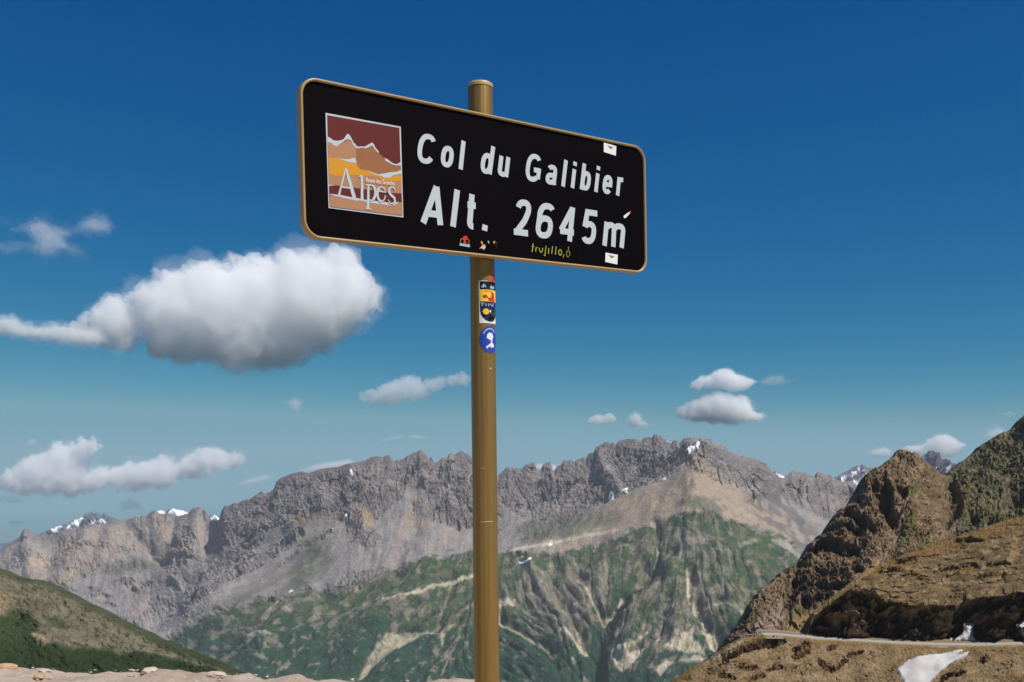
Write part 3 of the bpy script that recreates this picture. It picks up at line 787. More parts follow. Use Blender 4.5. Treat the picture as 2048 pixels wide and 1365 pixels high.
hh += 3.0 * lines_mask(wx2, wy2 + 12, [(1626,1108),(1665,1094),(1710,1104)], 6, 4) + 2.5 * lines_mask(wx2, wy2 + 11, [(1590,1172),(1640,1160),(1700,1164)], 5, 4) + 2.5 * lines_mask(wx2, wy2 + 11, [(1694,1036),(1720,1045),(1745,1060)], 5, 4)
for pts in ([(1886,962),(1908,966),(1928,1000),(1918,1036),(1890,1058),(1884,1010)], [(2022,988),(2080,978),(2080,1022),(2032,1026)], [(1940,1030),(1958,1032),(1956,1050),(1938,1048)], [(1860,975),(1880,985),(1874,1000),(1856,990)]):
    hh -= 7 * poly_mask(wx2, wy2, pts, 6) * (1 + .5 * n2)
Cc = np.zeros(X.shape + (3,)) + lin(140, 118, 92)
Cc = mixc(Cc, lin(112, 98, 78), sstep(-.2, .5, fbm(X / 20, Y / 14, 451, 5)))
Cc = mixc(Cc, lin(168, 140, 116), .8 * sstep(.1, .3, fbm(X / 24, Y / 12, 453, 6, .6)))
Cc = mixc(Cc, lin(92, 76, 62), .7 * sstep(.14, .26, fbm(X / 16, Y / 7, 454, 6, .6)))
Cc = mixc(Cc, lin(98, 98, 56), .8 * sstep(.0, .5, fbm(X / 40, Y / 40, 455, 5) + .25 * np.exp(-((X - 1815) / 50) ** 2 - ((Y - 1050) / 60) ** 2)))
oc = mixc(mixc(np.zeros_like(Cc) + lin(112, 104, 78), lin(88, 90, 56), .8 * sstep(-.1, .15, fbm(X / 18, Y / 13, 421, 6, .6))), lin(136, 118, 96), .75 * sstep(.12, .3, fbm(X / 13, Y / 10, 423, 6, .6)))
Cc = Cc + (oc - Cc) * olive[..., None]
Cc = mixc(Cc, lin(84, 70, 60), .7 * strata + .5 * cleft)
Cc = mixc(Cc, lin(158, 138, 124), .75 * poly_mask(wx2, wy2, [(1470,1285),(1560,1200),(1582,1210),(1560,1250),(1520,1290)], 6))
Cc = mixc(Cc, lin(160, 136, 92), .85 * poly_mask(wx2, wy2, [(1545,1285),(1580,1245),(1640,1215),(1720,1150),(1745,1120),(1770,1120),(1640,1290)], 5))
Cc = mixc(Cc, lin(170, 148, 122), .7 * lines_mask(wx2, wy2, [(1790,1060),(1775,1100),(1745,1140),(1700,1172),(1640,1212)], 4, 3))
Cc = mixc(Cc, lin(168, 148, 126), .6 * lines_mask(wx2, wy2, [(1812,1005),(1800,1050),(1792,1070)], 5, 4))
Cc = Cc * np.clip(1 + .22 * perlin(X / 2.7, Y / 2.2, 801) + .16 * perlin(X / 5.5, Y / 4, 803), .3, 1.7)[..., None]
Cc = mixc(Cc, Cc * .42, sstep(.30, .42, fbm(X / 5, Y / 3.4, 805, 3, .6)))  # dark spots: small shrubs and rocks, their shadows painted in
Cc = Cc * (np.array([.82, .79, .78]) * (1 - olive[..., None]) + olive[..., None] * .9)
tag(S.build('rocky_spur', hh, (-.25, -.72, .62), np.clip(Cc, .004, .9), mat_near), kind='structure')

# brown hill above the road, its cliff in shade
RO = [(1545,1271),(1616,1274),(1640,1277),(1720,1281),(1800,1286),(1880,1289),(1960,1290),(2048,1288),(2300,1288)]
TOP = [(1600,1276),(1612,1272),(1617,1258),(1622,1240),(1628,1226),(1640,1215),(1652,1205),(1660,1199),(1680,1184),(1700,1170),(1712,1160),(1725,1149),(1739,1138),(1760,1130),(1779,1122),(1800,1113),(1819,1106),(1840,1101),(1859,1094),(1890,1086),(1919,1074),(1950,1062),(1979,1052),(2010,1042),(2048,1031),(2120,1010),(2300,980)]
RIM = [(1600,1277),(1617,1262),(1628,1232),(1660,1206),(1690,1186),(1720,1178),(1750,1180),(1775,1200),(1820,1212),(1870,1212),(1900,1216),(1930,1205),(1960,1196),(2000,1192),(2048,1185),(2300,1170)]
RJ = [(x, y - float(interp(RIM, x))) for x, y in jag(RIM, 4.0, 30, 15, 2.0)]
FOOT_D = [(1600,308),(1700,309),(1960,307),(2300,300)]
S = Sheet(1600, 2300, 700, [(jag(TOP, 1.2, 8, 9, 1.5), [(1600,310),(1630,316),(1700,330),(1800,350),(1950,375),(2300,400)], 100), (RIM, [(1600,308.5),(1640,309.5),(1750,309),(1870,310),(2048,309),(2300,303)], 120, RJ, 16),
          ([(x, y - 1) for x, y in RO], [(x, d + 3.2) for x, d in FOOT_D], 6), ([(1600,1330),(2300,1340)], [(1600,312), (2300,307)], 1)], [(3, .6), (15, 8), (80, 70)])
X, Y = S.PX, S.PY
b = Y - S.PY[0][None]
rimy = interp(RIM, S.px)[None]
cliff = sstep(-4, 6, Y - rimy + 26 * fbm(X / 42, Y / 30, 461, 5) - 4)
n1, n2 = fbm(X / 40, Y / 30, 463, 5), fbm(X / 14, Y / 10, 465, 4)
wx2, wy2 = X + 8 * n1 + 3 * n2, Y + 7 * fbm(X / 36 + 5, Y / 30, 467, 4) + 2 * n2
crag3 = ridged((X + .5 * Y + 10 * n1) / 48, Y / 40, 471, 5) - .5
beds = np.sin((Y - .05 * X + 12 * n1) / 4.6) * .5 + .5
hh = cliff * (4.0 * crag3 + 3.6 * facets((X + 8 * n2) / 34, (Y + 5 * n2) / 16, 487) + 1.5 * facets(X / 10, Y / 6, 488) + 2.6 * (beds * sstep(-.3, .3, n1) - .5) + 1.5 * fbm(X / 10, Y / 7, 473, 4))
hh = hh + (1 - cliff) * (.8 * fbm(X / 45, Y / 20, 475, 4) + .5 * fbm(X / 9, Y / 5, 477, 4) + 1.3 * sstep(-.1, .4, n1) * facets((X + 8 * n2) / 16, Y / 6, 478) + .3 * facets(X / 5, Y / 3, 479)) * (0.2 + 0.8 * sstep(0, 10, b))
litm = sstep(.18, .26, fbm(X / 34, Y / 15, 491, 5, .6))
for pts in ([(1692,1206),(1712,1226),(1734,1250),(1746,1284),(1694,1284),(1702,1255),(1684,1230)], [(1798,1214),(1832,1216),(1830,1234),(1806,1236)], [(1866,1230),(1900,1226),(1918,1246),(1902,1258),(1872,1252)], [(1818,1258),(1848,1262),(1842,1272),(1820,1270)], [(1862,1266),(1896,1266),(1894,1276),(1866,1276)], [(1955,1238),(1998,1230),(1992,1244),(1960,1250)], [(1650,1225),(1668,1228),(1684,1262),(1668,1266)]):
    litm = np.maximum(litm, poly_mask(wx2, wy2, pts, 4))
saw = ((Y + 9 * n1 + 4 * n2 + .06 * X) / 15.0) % 1.0
saw2 = ((Y + 6 * n1 + 4 * n2 - .04 * X) / 6.0) % 1.0
hh += cliff * (litm * (2.6 * saw + .8 * saw2 + 1.2) - (1 - litm) * (1.4 * saw + .4 * saw2))
hh += (1 - cliff) * sstep(3, 14, b) * (.9 * (((Y + 7 * n1 + 4 * n2 + .1 * X) / 11.0) % 1.0 - .5) * sstep(-.05, .2, fbm(X / 40, Y / 16, 493, 4)) )
hh += sstep(-6, 10, Y - rimy) * (-3.2 + interp([(1600,2),(1622,0),(1688,5.5),(1700,5.2),(1742,.5),(1752,-1.5),(1790,.5),(1836,4.0),(1848,3.2),(1868,1.0),(1884,1.6),(1902,2.0),(1908,-1.5),(1950,-1.5),(1964,5.2),(2010,5.6),(2022,3.5),(2060,5.5),(2300,6)], X + 7 * n1 + 2 * n2 + .25 * (Y - 1240)))
for pts, w in [([(1880,1140),(1940,1136),(2010,1130)], 3.5), ([(1795,1128),(1830,1122)], 4), ([(1960,1155),(2010,1150)], 4), ([(1830,1155),(1850,1158)], 5), ([(1760,1148),(1800,1140)], 4), ([(1910,1085),(1960,1080)], 4)]:
    m = lines_mask(wx2, wy2, pts, w, 3)
    hh += -1.6 * m + 1.2 * lines_mask(wx2, wy2 + 7, pts, w, 3)
Cc = np.zeros(X.shape + (3,)) + lin(126, 104, 70)
Cc = mixc(Cc, lin(104, 88, 58), sstep(-.1, .15, fbm(X / 30, Y / 12, 481, 6, .6)))
Cc = mixc(Cc, lin(84, 70, 50), .8 * sstep(.16, .28, fbm(X / 18, Y / 6, 482, 6, .6)))
Cc = mixc(Cc, lin(150, 130, 102), .8 * sstep(.1, .25, fbm(X / 22, Y / 9, 483, 6, .6)))
Cc = mixc(Cc, lin(122, 94, 50), .6 * sstep(30, 8, b + 16 * n1))
Cc = mixc(Cc, lin(54, 46, 39), cliff * .95)  # cliff colour darkened to deepen its shade
Cc = mixc(Cc, lin(150, 130, 106), .8 * cliff * poly_mask(wx2, wy2, [(1690,1205),(1712,1225),(1735,1250),(1745,1284),(1690,1284),(1700,1255),(1680,1230)], 5))  # sunlit block of the cliff, painted paler
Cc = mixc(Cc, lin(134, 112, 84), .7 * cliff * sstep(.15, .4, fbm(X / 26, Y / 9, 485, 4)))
Cc = mixc(Cc, lin(146, 124, 98), .85 * cliff * litm)  # sunlit patches lightened in the rock colour itself
Cc = mixc(Cc, lin(168, 140, 92), .8 * lines_mask(wx2, wy2, [(1622,1240),(1640,1218),(1680,1186),(1740,1140)], 5, 3))
Cc = mixc(Cc, lin(158, 134, 92), .6 * lines_mask(wx2, wy2, [(2030,1080),(2020,1120),(1995,1160),(1985,1180)], 7, 6))
hillD = S
Cc = Cc * np.clip(1 + .22 * perlin(X / 2.7, Y / 2.2, 801) + .16 * perlin(X / 5.5, Y / 4, 803), .3, 1.7)[..., None]
Cc = mixc(Cc, Cc * .42, sstep(.30, .42, fbm(X / 5, Y / 3.4, 805, 3, .6)))  # dark flecks for shrubs and stones with painted shadows
Cc = Cc * np.array([.87, .86, .88])
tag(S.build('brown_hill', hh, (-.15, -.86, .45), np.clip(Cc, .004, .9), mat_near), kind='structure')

# the near slope below the road
ED = [(1240,280),(1460,290),(1545,302),(1640,303),(1960,301),(2300,294)]
ETOP = [(1240,1450),(1300,1400),(1340,1370),(1366,1352),(1400,1331),(1420,1322),(1440,1306),(1460,1291),(1480,1282),(1500,1276),(1530,1273),(1560,1273.5),(1616,1278),(1640,1281),(1720,1285),(1800,1290),(1880,1293),(1960,1294),(2048,1292),(2300,1292)]
S = Sheet(1240, 2300, 860, [(jag([p_ for p_ in ETOP if p_[0] <= 1500], 1.0, 8, 13, 1.5) + [p_ for p_ in ETOP if p_[0] > 1500], ED, 130), ([(1240,1470),(1340,1420),(1460,1430),(2300,1440)], [(1240,262),(1460,266),(1960,272),(2300,268)], 20), ([(1240,1700),(2300,1700)], [(1240,225),(2300,225)], 6), ([(1240,2100),(2300,2100)], [(1240,190),(2300,190)], 1)], [(4, .5), (20, 14), (60, 60)])
X, Y = S.PX, S.PY
b = Y - S.PY[0][None]
n1, n2 = fbm(X / 40, Y / 26, 501, 5), fbm(X / 12, Y / 8, 503, 4)
wx2, wy2 = X + 8 * n1 + 3 * n2, Y + 6 * fbm(X / 36 + 5, Y / 30, 507, 4) + 2 * n2
rough = sstep(.0, .45, fbm(X / 45, Y / 22, 511, 4) + .1)
hh = (1.6 * fbm(X / 60, Y / 36, 513, 4) + rough * (.5 * (ridged(X / 13, Y / 9, 515, 4) - .5) + .65 * facets(X / 8, Y / 5, 516)) + .5 * fbm(X / 6, Y / 4, 517, 4)) * (0.15 + 0.85 * sstep(0, 9, b))
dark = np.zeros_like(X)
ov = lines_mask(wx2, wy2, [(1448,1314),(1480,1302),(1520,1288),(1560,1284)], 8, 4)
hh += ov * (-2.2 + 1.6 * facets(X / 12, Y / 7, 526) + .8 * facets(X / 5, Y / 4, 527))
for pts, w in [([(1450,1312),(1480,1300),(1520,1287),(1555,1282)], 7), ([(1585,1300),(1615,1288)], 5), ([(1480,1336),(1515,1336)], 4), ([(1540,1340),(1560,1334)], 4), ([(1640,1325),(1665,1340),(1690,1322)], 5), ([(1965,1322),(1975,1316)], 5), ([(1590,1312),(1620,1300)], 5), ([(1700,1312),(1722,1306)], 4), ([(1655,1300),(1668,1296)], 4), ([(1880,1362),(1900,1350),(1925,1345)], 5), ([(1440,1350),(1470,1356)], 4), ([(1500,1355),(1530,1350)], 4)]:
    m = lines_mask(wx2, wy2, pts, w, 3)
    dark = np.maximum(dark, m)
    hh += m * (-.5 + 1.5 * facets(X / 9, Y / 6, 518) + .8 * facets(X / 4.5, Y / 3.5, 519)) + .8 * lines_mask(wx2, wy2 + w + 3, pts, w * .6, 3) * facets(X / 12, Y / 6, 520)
Cc = np.zeros(X.shape + (3,)) + lin(138, 116, 88)
Cc = mixc(Cc, lin(116, 96, 66), sstep(-.2, .4, fbm(X / 34, Y / 18, 521, 5)))
Cc = mixc(Cc, lin(104, 92, 52), .6 * sstep(.0, .5, fbm(X / 26, Y / 14, 523, 5)))
Cc = mixc(Cc, lin(160, 136, 110), .6 * sstep(.1, .6, fbm(X / 40, Y / 30, 525, 4)))
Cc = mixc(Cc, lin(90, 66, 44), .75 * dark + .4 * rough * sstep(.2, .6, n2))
Cc = mixc(Cc, lin(120, 96, 54), .7 * sstep(14, 2, b))
Cc = mixc(Cc, lin(158, 142, 118), .8 * poly_mask(wx2, wy2 , [(1400,1331),(1440,1306),(1480,1283),(1500,1277),(1480,1292),(1440,1316)], 4))
slopeE = S
Cc = Cc * np.clip(1 + .22 * perlin(X / 2.7, Y / 2.2, 801) + .16 * perlin(X / 5.5, Y / 4, 803), .3, 1.7)[..., None]
Cc = mixc(Cc, Cc * .42, sstep(.30, .42, fbm(X / 5, Y / 3.4, 805, 3, .6)))  # specks of shrub and rock, shadow included in the colour
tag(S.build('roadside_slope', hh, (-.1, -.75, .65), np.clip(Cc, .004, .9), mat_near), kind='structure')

# the road on its ledge
mat_road = paint('worn_asphalt', lin(158, 152, 143), 0.85, 0.2, 0.2, 0.6)
mat_verge = paint('road_verge', lin(140, 122, 98), 0.95, 0.1, 0.25, 1.2)
xs = np.linspace(1530, 2300, 200)
near_y = interp(ETOP, xs); near_d = interp(ED, xs)
Pn = np.stack(world_at(xs, near_y, near_d), -1)
rows = []
for off, dz in ((-.5, -.6), (-0.2, -.12), (0.5, .06), (0.52, .10), (5.6, .14), (5.62, .08), (11.0, .25)):
    Q = Pn.copy(); Q[:, 1] += off; Q[:, 2] += dz + .05 * perlin(xs / 9, xs * 0 + off, 3); rows.append(Q)
verge = grid_obj('road_ledge', np.stack(rows)[:, ::-1], mat_verge)
tag(verge, kind='structure')
rows = []
for off, dz in ((0.9, .16), (3.0, .22), (5.2, .19)):
    Q = Pn.copy(); Q[:, 1] += off; Q[:, 2] += dz + .03 * perlin(xs / 15, xs * 0 + 1, 9); rows.append(Q)
tag(grid_obj('road', np.stack(rows)[:, ::-1], mat_road), kind='structure')

# old snow beside the road
def near_snow(S, pts, label, lift):
    o = S.patch('snow_patch', pts, lift, mat_snow, 2.2, 9, smooth=4)
    return tag(o, label, 'snow', 'snow patches by the road')
near_snow(slopeE, [(1792,1341),(1812,1323),(1838,1314),(1870,1309),(1900,1304),(1922,1299),(1926,1302),(1908,1312),(1938,1304),(1930,1314),(1900,1328),(1880,1345),(1862,1362),(1850,1385),(1812,1385),(1806,1362)], 'long wedge of old snow on the slope below the road', .7)
def snow_bank(pts, D, thick, label, seed):
    """a snow bank leaning on the cliff foot: outline from its crest down, bulging towards the road"""
    x0, x1 = min(p[0] for p in pts), max(p[0] for p in pts)
    y0, y1 = min(p[1] for p in pts), max(p[1] for p in pts)
    GXs, GYs = np.meshgrid(np.linspace(x0 - 2, x1 + 2, 60), np.linspace(y0 - 2, y1 + 2, 60))
    sd = poly_sd(GXs + .8 * fbm(GXs / 8, GYs / 8, seed, 3), GYs + .8 * fbm(GXs / 8 + 7, GYs / 8, seed, 3), pts)
    t = np.clip((y1 - GYs) / (y1 - y0), 0, 1)
    Dm = D + 3.0 * t - thick * np.sqrt(np.clip(sd / 10, 0, 1)) - .5 * fbm(GXs / 9, GYs / 9, seed + 4, 3)
    Pf = np.stack(world_at(GXs, GYs, Dm), -1)
    ins = sd > -.6
    m = ins[:-1, :-1] & ins[1:, :-1] & ins[1:, 1:] & ins[:-1, 1:]
    o = grid_obj('snow_bank', Pf[:, ::-1], mat_snow, None, True, m[:, ::-1])
    sol = o.modifiers.new('thickness', 'SOLIDIFY'); sol.thickness = 1.2; sol.offset = 1
    return tag(o, label, 'snow', 'snow patches by the road')
snow_bank([(1900,1284),(1912,1277),(1922,1270),(1927,1262),(1926,1252),(1928,1247),(1938,1246),(1948,1247),(1950,1252),(1947,1260),(1949,1272),(1958,1284)], 310.0, 1.6, 'pillar of snow at the foot of the dark cliff beside the road', 21)
snow_bank([(2030,1250),(2048,1240),(2110,1236),(2110,1284),(2048,1278),(2036,1262)], 307.5, 2.2, 'snow bank in the cliff hollow at the right edge', 27)

# ------------------------------------------------------------------ green hill on the left
FT = [(-420,1100),(-200,1104),(-60,1124),(0,1141),(20,1150),(45,1157),(70,1160),(100,1172),(130,1187),(160,1203),(200,1222),(240,1245),(280,1262),(320,1281),(360,1298),(400,1314),(430,1327),(460,1341),(520,1365),(620,1410)]
S = Sheet(-420, 620, 560, [(FT, [(-420,560),(0,520),(460,440),(620,430)], 130), ([(-420,1350),(0,1355),(300,1365),(460,1372),(620,1440)], [(-420,400),(0,415),(460,425),(620,415)], 20), ([(-420,1600),(620,1600)], [(-420,360),(620,380)], 1)], [(10, 1.5), (40, 14), (160, 120)])
X, Y = S.PX, S.PY
b = Y - S.PY[0][None]
n1, n2 = fbm(X / 60, Y / 36, 601, 5), fbm(X / 14, Y / 9, 603, 4)
wx2, wy2 = X + 12 * n1 + 4 * n2, Y + 9 * fbm(X / 50 + 5, Y / 34, 607, 4) + 3 * n2
hh = (5 * fbm(X / 110, Y / 60, 611, 4) + 1.1 * n2 + 1.3 * (ridged((X - 1.6 * Y) / 40, Y / 60, 613, 4) - .5) + .35 * fbm(X / 5, Y / 4, 617, 3) + .5 * facets(X / 9, Y / 5, 618)) * (0.15 + 0.85 * sstep(0, 14, b))
Cc = np.zeros(X.shape + (3,)) + lin(112, 105, 88)
Cc = mixc(Cc, lin(94, 90, 68), sstep(-.2, .4, fbm(X / 50, Y / 20, 621, 5)))
green = poly_mask(wx2, wy2, [(-420,1215),(-60,1222),(0,1232),(30,1222),(60,1225),(80,1245),(70,1265),(90,1290),(140,1298),(180,1292),(230,1304),(300,1308),(360,1318),(440,1345),(430,1420),(-420,1420)], 7)
green = np.maximum(green, .75 * sstep(16, 3, b + 10 * n1))
green = np.maximum(green, .8 * poly_mask(wx2, wy2, [(75,1228),(110,1228),(140,1255),(125,1262)], 6))
green = np.maximum(green, .7 * sstep(.15, .5, fbm(X / 30, Y / 12, 623, 4)) * sstep(90, 130, X))
Cc = mixc(Cc, lin(56, 66, 40), green)
Cc = mixc(Cc, lin(38, 52, 28), .8 * green * sstep(1260, 1320, Y))
Cc = mixc(Cc, lin(168, 148, 116), .7 * poly_mask(wx2, wy2, [(60,1258),(72,1262),(100,1290),(92,1296),(70,1282)], 4))
Cc = mixc(Cc, lin(150, 126, 92), .6 * poly_mask(wx2, wy2, [(-100,1190),(0,1185),(40,1195),(0,1225),(-100,1215)], 10))
mat_left = terrain_mat('grassy_hill', 6.0, 1.6, 0.5, 0.3)
Cc = Cc * np.clip(1 + .22 * perlin(X / 2.7, Y / 2.2, 801) + .16 * perlin(X / 5.5, Y / 4, 803), .3, 1.7)[..., None]
Cc = mixc(Cc, Cc * .42, sstep(.30, .42, fbm(X / 5, Y / 3.4, 805, 3, .6)))  # small shrubs and stones, with their shade put into the colour
tag(S.build('green_hill', hh, (0, -.7, .7), np.clip(Cc, .004, .9), mat_left), kind='structure')

# ------------------------------------------------------------------ the gravel of the pass, and the valley under it all
def edge_y(x):
    return np.clip(7.22 - .155 * (x + .92), 4.5, 14) + .10 * perlin(x / .9, x * 0 + 2.2, 11) + .05 * perlin(x / .23, x * 0 + 5.2, 12)
gx = np.concatenate([np.linspace(-60, -7, 30)[:-1], np.linspace(-7, 3, 330), np.linspace(3, 60, 34)[1:]])
gs = np.concatenate([np.linspace(-70, -3, 24)[:-1], np.linspace(-3, 1.2, 150), np.array([1.6, 2.4, 4, 8, 20, 60, 120, 180])])
GXX, GSS = np.meshgrid(gx, gs)
GYY = edge_y(GXX) + GSS
stone = .028 * fbm(GXX / .35, GYY / .35, 701, 4) + .016 * fbm(GXX / .08, GYY / .08, 703, 3)
lip = .03 * perlin(GXX / .7, GXX * 0 + 4, 705) + .025 * perlin(GXX / .21, GXX * 0 + 8, 707)
GZ = stone + lip * np.exp(-(GSS / .25) ** 2) - .04 * np.exp(-((GXX) ** 2 + (GYY - 0) ** 2) / 8)
GZ = np.where(GSS > 0, GZ - .80 * GSS - .5 * np.clip(GSS - 4, 0, None) * .0, GZ)
Cc = np.zeros(GXX.shape + (3,)) + lin(186, 169, 152)
Cc = mixc(Cc, lin(170, 150, 130), sstep(-.2, .5, fbm(GXX / .5, GYY / .5, 711, 4)))
Cc = mixc(Cc, lin(150, 110, 72), .7 * sstep(.35, .6, fbm(GXX / .3, GYY / .3, 713, 4)))
mat_gravel = terrain_mat('pass_gravel', .12, .02, .02, .25)
G = np.stack([GXX, GYY, GZ], -1)
tag(grid_obj('ground', G[:, ::-1], mat_gravel, np.clip(Cc, .01, .9)), kind='structure')
vx = np.linspace(-16000, 16000, 60); vy = np.linspace(-12000, 7500, 60)
VX, VY = np.meshgrid(vx, vy)
VZ = -1010 + 40 * fbm(VX / 3000, VY / 3000, 721, 3)
near = np.exp(-(VX ** 2 + VY ** 2) / (2 * 900 ** 2))
VC = np.zeros(VX.shape + (3,)) + lin(70, 88, 58)
VC = mixc(VC, lin(120, 110, 92), sstep(-.1, .5, fbm(VX / 900, VY / 900, 723, 4)))
tag(grid_obj('valley_floor', np.stack([VX, VY, VZ], -1), mat_massif, VC), kind='structure')

# stones: loose rubble as one mass, the bigger rocks on the lip each on their own
def rock_mesh(rad, seed, sub=2):
    bm = bmesh.new()
    bmesh.ops.create_icosphere(bm, subdivisions=sub, radius=1.0)
    r = random.Random(seed)
    sx, sy, sz = rad * r.uniform(.9, 1.6), rad * r.uniform(.7, 1.1), rad * r.uniform(.4, .6)
    ox, oy = r.uniform(0, 50), r.uniform(0, 50)
    V = np.array([v.co[:] for v in bm.verts])
    nz = fbm(V[:, 0] * 1.3 + ox + V[:, 2], V[:, 1] * 1.3 + oy - V[:, 2] * .7, seed, 3)
    V = V * (1 + .45 * nz)[:, None]
    V = np.round(V * 2.2) / 2.2 * .35 + V * .65
    V = V * np.array([sx, sy, sz])
    F = [[v.index for v in f.verts] for f in bm.faces]
    bm.free()
    return V, F
VV, FF = [], []
rr = random.Random(5)
base_rocks = [rock_mesh(1.0, 40 + k, 1) for k in range(8)]
off = 0
for k in range(1300):
    x = rr.uniform(-6.5, 1.5)
    s = -abs(rr.gauss(0, .9)) + .05
    y = float(edge_y(np.array([x]))[0]) + s
    rad = .004 + .014 * rr.random() ** 4
    v, f = base_rocks[k % 8]
    a = rr.uniform(0, 6.28)
    ca, sa = math.cos(a), math.sin(a)
    p = np.stack([v[:, 0] * ca - v[:, 1] * sa, v[:, 0] * sa + v[:, 1] * ca, v[:, 2]], -1) * rad + np.array([x, y, rad * .2])
    VV.append(p); FF += [[i + off for i in t] for t in f]
    off += len(v)
mat_stone = paint('pale_stone', lin(190, 172, 154), .95, .15, .3, 14, .4)
tag(mesh_obj('rubble', np.concatenate(VV), FF, mat_stone), 'pale loose rubble strewn on the gravel of the pass', 'rubble', kind='stuff')
mat_rusty = paint('rusty_stone', lin(186, 150, 118), .95, .15, .45, 9, .4)
for px, py, rad, lab, m in [(12, 1334, .06, 'pale rock on the gravel lip at the left edge of the picture', mat_rusty), (300, 1341, .06, 'broad pale rock on the gravel lip, largest in the middle of the edge', mat_stone), (432, 1348, .045, 'low pale rock on the gravel lip nearest to the post', mat_stone),
                            (90, 1340, .03, 'small pale stone on the gravel lip right of the edge rock', mat_stone), (78, 1352, .03, 'small rusty stone lying on the gravel at the bottom left', mat_rusty)]:
    y = 1.6 * FP / (py - CY + 6)
    v, f = rock_mesh(rad, int(px) + 3, 3)
    x = (px - CX) / FP * y
    bz = .01
    o = mesh_obj('rock', v, f, m)
    o.location = (x, y, bz + rad * .12)
    tag(o, lab, 'rock', 'rocks along the gravel lip')
# ------------------------------------------------------------------ the sign
mat_bronze = paint('bronze_paint', lin(150, 119, 66), 0.40, 0.4, 0.28, 1.0, metallic=.55, streak=(90, 90, 2.2))
mat_frame = paint('bronze_frame', lin(168, 142, 94), 0.36, 0.5, 0.06, 60)
mat_black = paint('black_film', (0.0045, 0.0030, 0.0045), 0.5, 0.03, 0.2, 40)
mat_white = paint('white_film', lin(186, 194, 196), 0.55, 0.2, 0.05, 25)
mat_back = paint('bare_aluminium', lin(150, 148, 142), 0.45, 0.5, 0.05, 30, metallic=.6)
mat_cap = paint('weathered_cap', lin(176, 150, 104), 0.4, 0.5, 0.1, 60)
mat_marks = paint('scratch', lin(190, 180, 160), .7, .2, .1, 50)
def flat(name, r, g, b, rough=.5):
    return paint(name, lin(r, g, b), rough, .3, .10, 120)
mat_maroon = flat('maroon_print', 96, 30, 26)
mat_tan = flat('tan_print', 172, 124, 92)
mat_brownp = flat('brown_print', 150, 98, 62)
mat_gold = flat('gold_print', 206, 142, 34)
mat_red = flat('red_print', 200, 52, 34)
mat_yellow = flat('yellow_print', 240, 196, 60)
mat_navy = flat('navy_print', 36, 34, 84)
mat_ink = flat('ink_print', 14, 14, 22)
mat_blue = flat('blue_print', 38, 70, 168)
mat_pale = flat('pale_print', 226, 226, 220)
mat_sky = flat('pale_blue_print', 150, 184, 210)
mat_green = flat('green_print', 44, 70, 52)
mat_grey = flat('grey_print', 120, 118, 116)
mat_olive = flat('yellow_marker', 170, 166, 60)
mat_pink = flat('pink_scrap', 210, 176, 168)

q = (-0.0541, 3.1121, 0.8531 + EYE, 0.6339, 0.0113, -0.0331)
PANEL_W, PANEL_H = 1.30, 0.4424
ca, sa, cb, sb, cc_, sc_ = math.cos(q[3]), math.sin(q[3]), math.cos(q[4]), math.sin(q[4]), math.cos(q[5]), math.sin(q[5])
SR = np.array([[ca, -sa, 0], [sa, ca, 0], [0, 0, 1]]) @ np.array([[1, 0, 0], [0, cb, -sb], [0, sb, cb]]) @ np.array([[cc_, 0, sc_], [0, 1, 0], [-sc_, 0, cc_]])
SO = np.array(q[:3])
def sgn(u, v, w):
    """point on the sign: u along, v up, w away from the reader"""
    return SO + SR @ np.array([u, w, v])
def uv(px, py):
    d = np.array([(px - CX) / FP, 1.0, (CY - py) / FP])
    n = SR[:, 1]
    t = n @ (SO - np.array([0, 0, EYE])) / (n @ d)
    p = SR.T @ (np.array([0, 0, EYE]) + d * t - SO)
    return np.array([p[0], p[2]])

POST_D = 3.172
def post_x(py):
    return 974.5 + (py - 1365) * 0.0118
post_top = np.array(world_at(post_x(174), 174, POST_D))
gy = CY + EYE / POST_D * FP
post_foot = np.array(world_at(post_x(gy), gy, POST_D))
post_foot[2] = -0.12
BASE = np.array([post_foot[0], post_foot[1], 0.0])
road_sign = link(bpy.data.objects.new('road_sign', None))
road_sign.location = BASE
road_sign.empty_display_size = .3
tag(road_sign, 'black road sign with white lettering on a fluted bronze post', 'road sign')

# ---- post: fluted tube
ax = (post_top - post_foot); LEN = np.linalg.norm(ax); ax /= LEN
ex = np.cross(np.array([0, 1.0, 0]), ax); ex /= np.linalg.norm(ex)      # to the right
ey = np.cross(ax, ex)                                                # away
PR = 0.0396
def post_pt(a, r, t):
    """a: angle, 0 towards the camera, positive to the right; t: metres up from the foot"""
    return post_foot + ax * t + ex * (r * math.sin(a)) - ey * (r * math.cos(a))
NA = 192
def flute(a):
    k = (a / (2 * math.pi) * 15) % 1.0
    return PR * (1 - .013 * math.exp(-((k - .5) / .14) ** 2))
V, Fc = [], []
ts = [0, LEN * .3, LEN * .6, LEN - .004, LEN]
for i, t in enumerate(ts):
    for k in range(NA):
        a = 2 * math.pi * k / NA
        V.append(post_pt(a, flute(a) * (1 if i < 4 else .985), t))
for i in range(len(ts) - 1):
    for k in range(NA):
        Fc.append((i * NA + k, i * NA + (k + 1) % NA, (i + 1) * NA + (k + 1) % NA, (i + 1) * NA + k))
post = mesh_obj('post', V, Fc, mat_bronze, road_sign, BASE, True)
V, Fc = [], []
prof = [(PR + .0012, -.006), (PR + .0014, .002), (PR + .0005, .006), (PR * .9, .0092), (PR * .6, .0112), (PR * .2, .012)]
for i, (r, t) in enumerate(prof):
    for k in range(64):
        V.append(post_pt(2 * math.pi * k / 64, r, LEN + t))
for i in range(len(prof) - 1):
    for k in range(64):
        Fc.append((i * 64 + k, i * 64 + (k + 1) % 64, (i + 1) * 64 + (k + 1) % 64, (i + 1) * 64 + k))
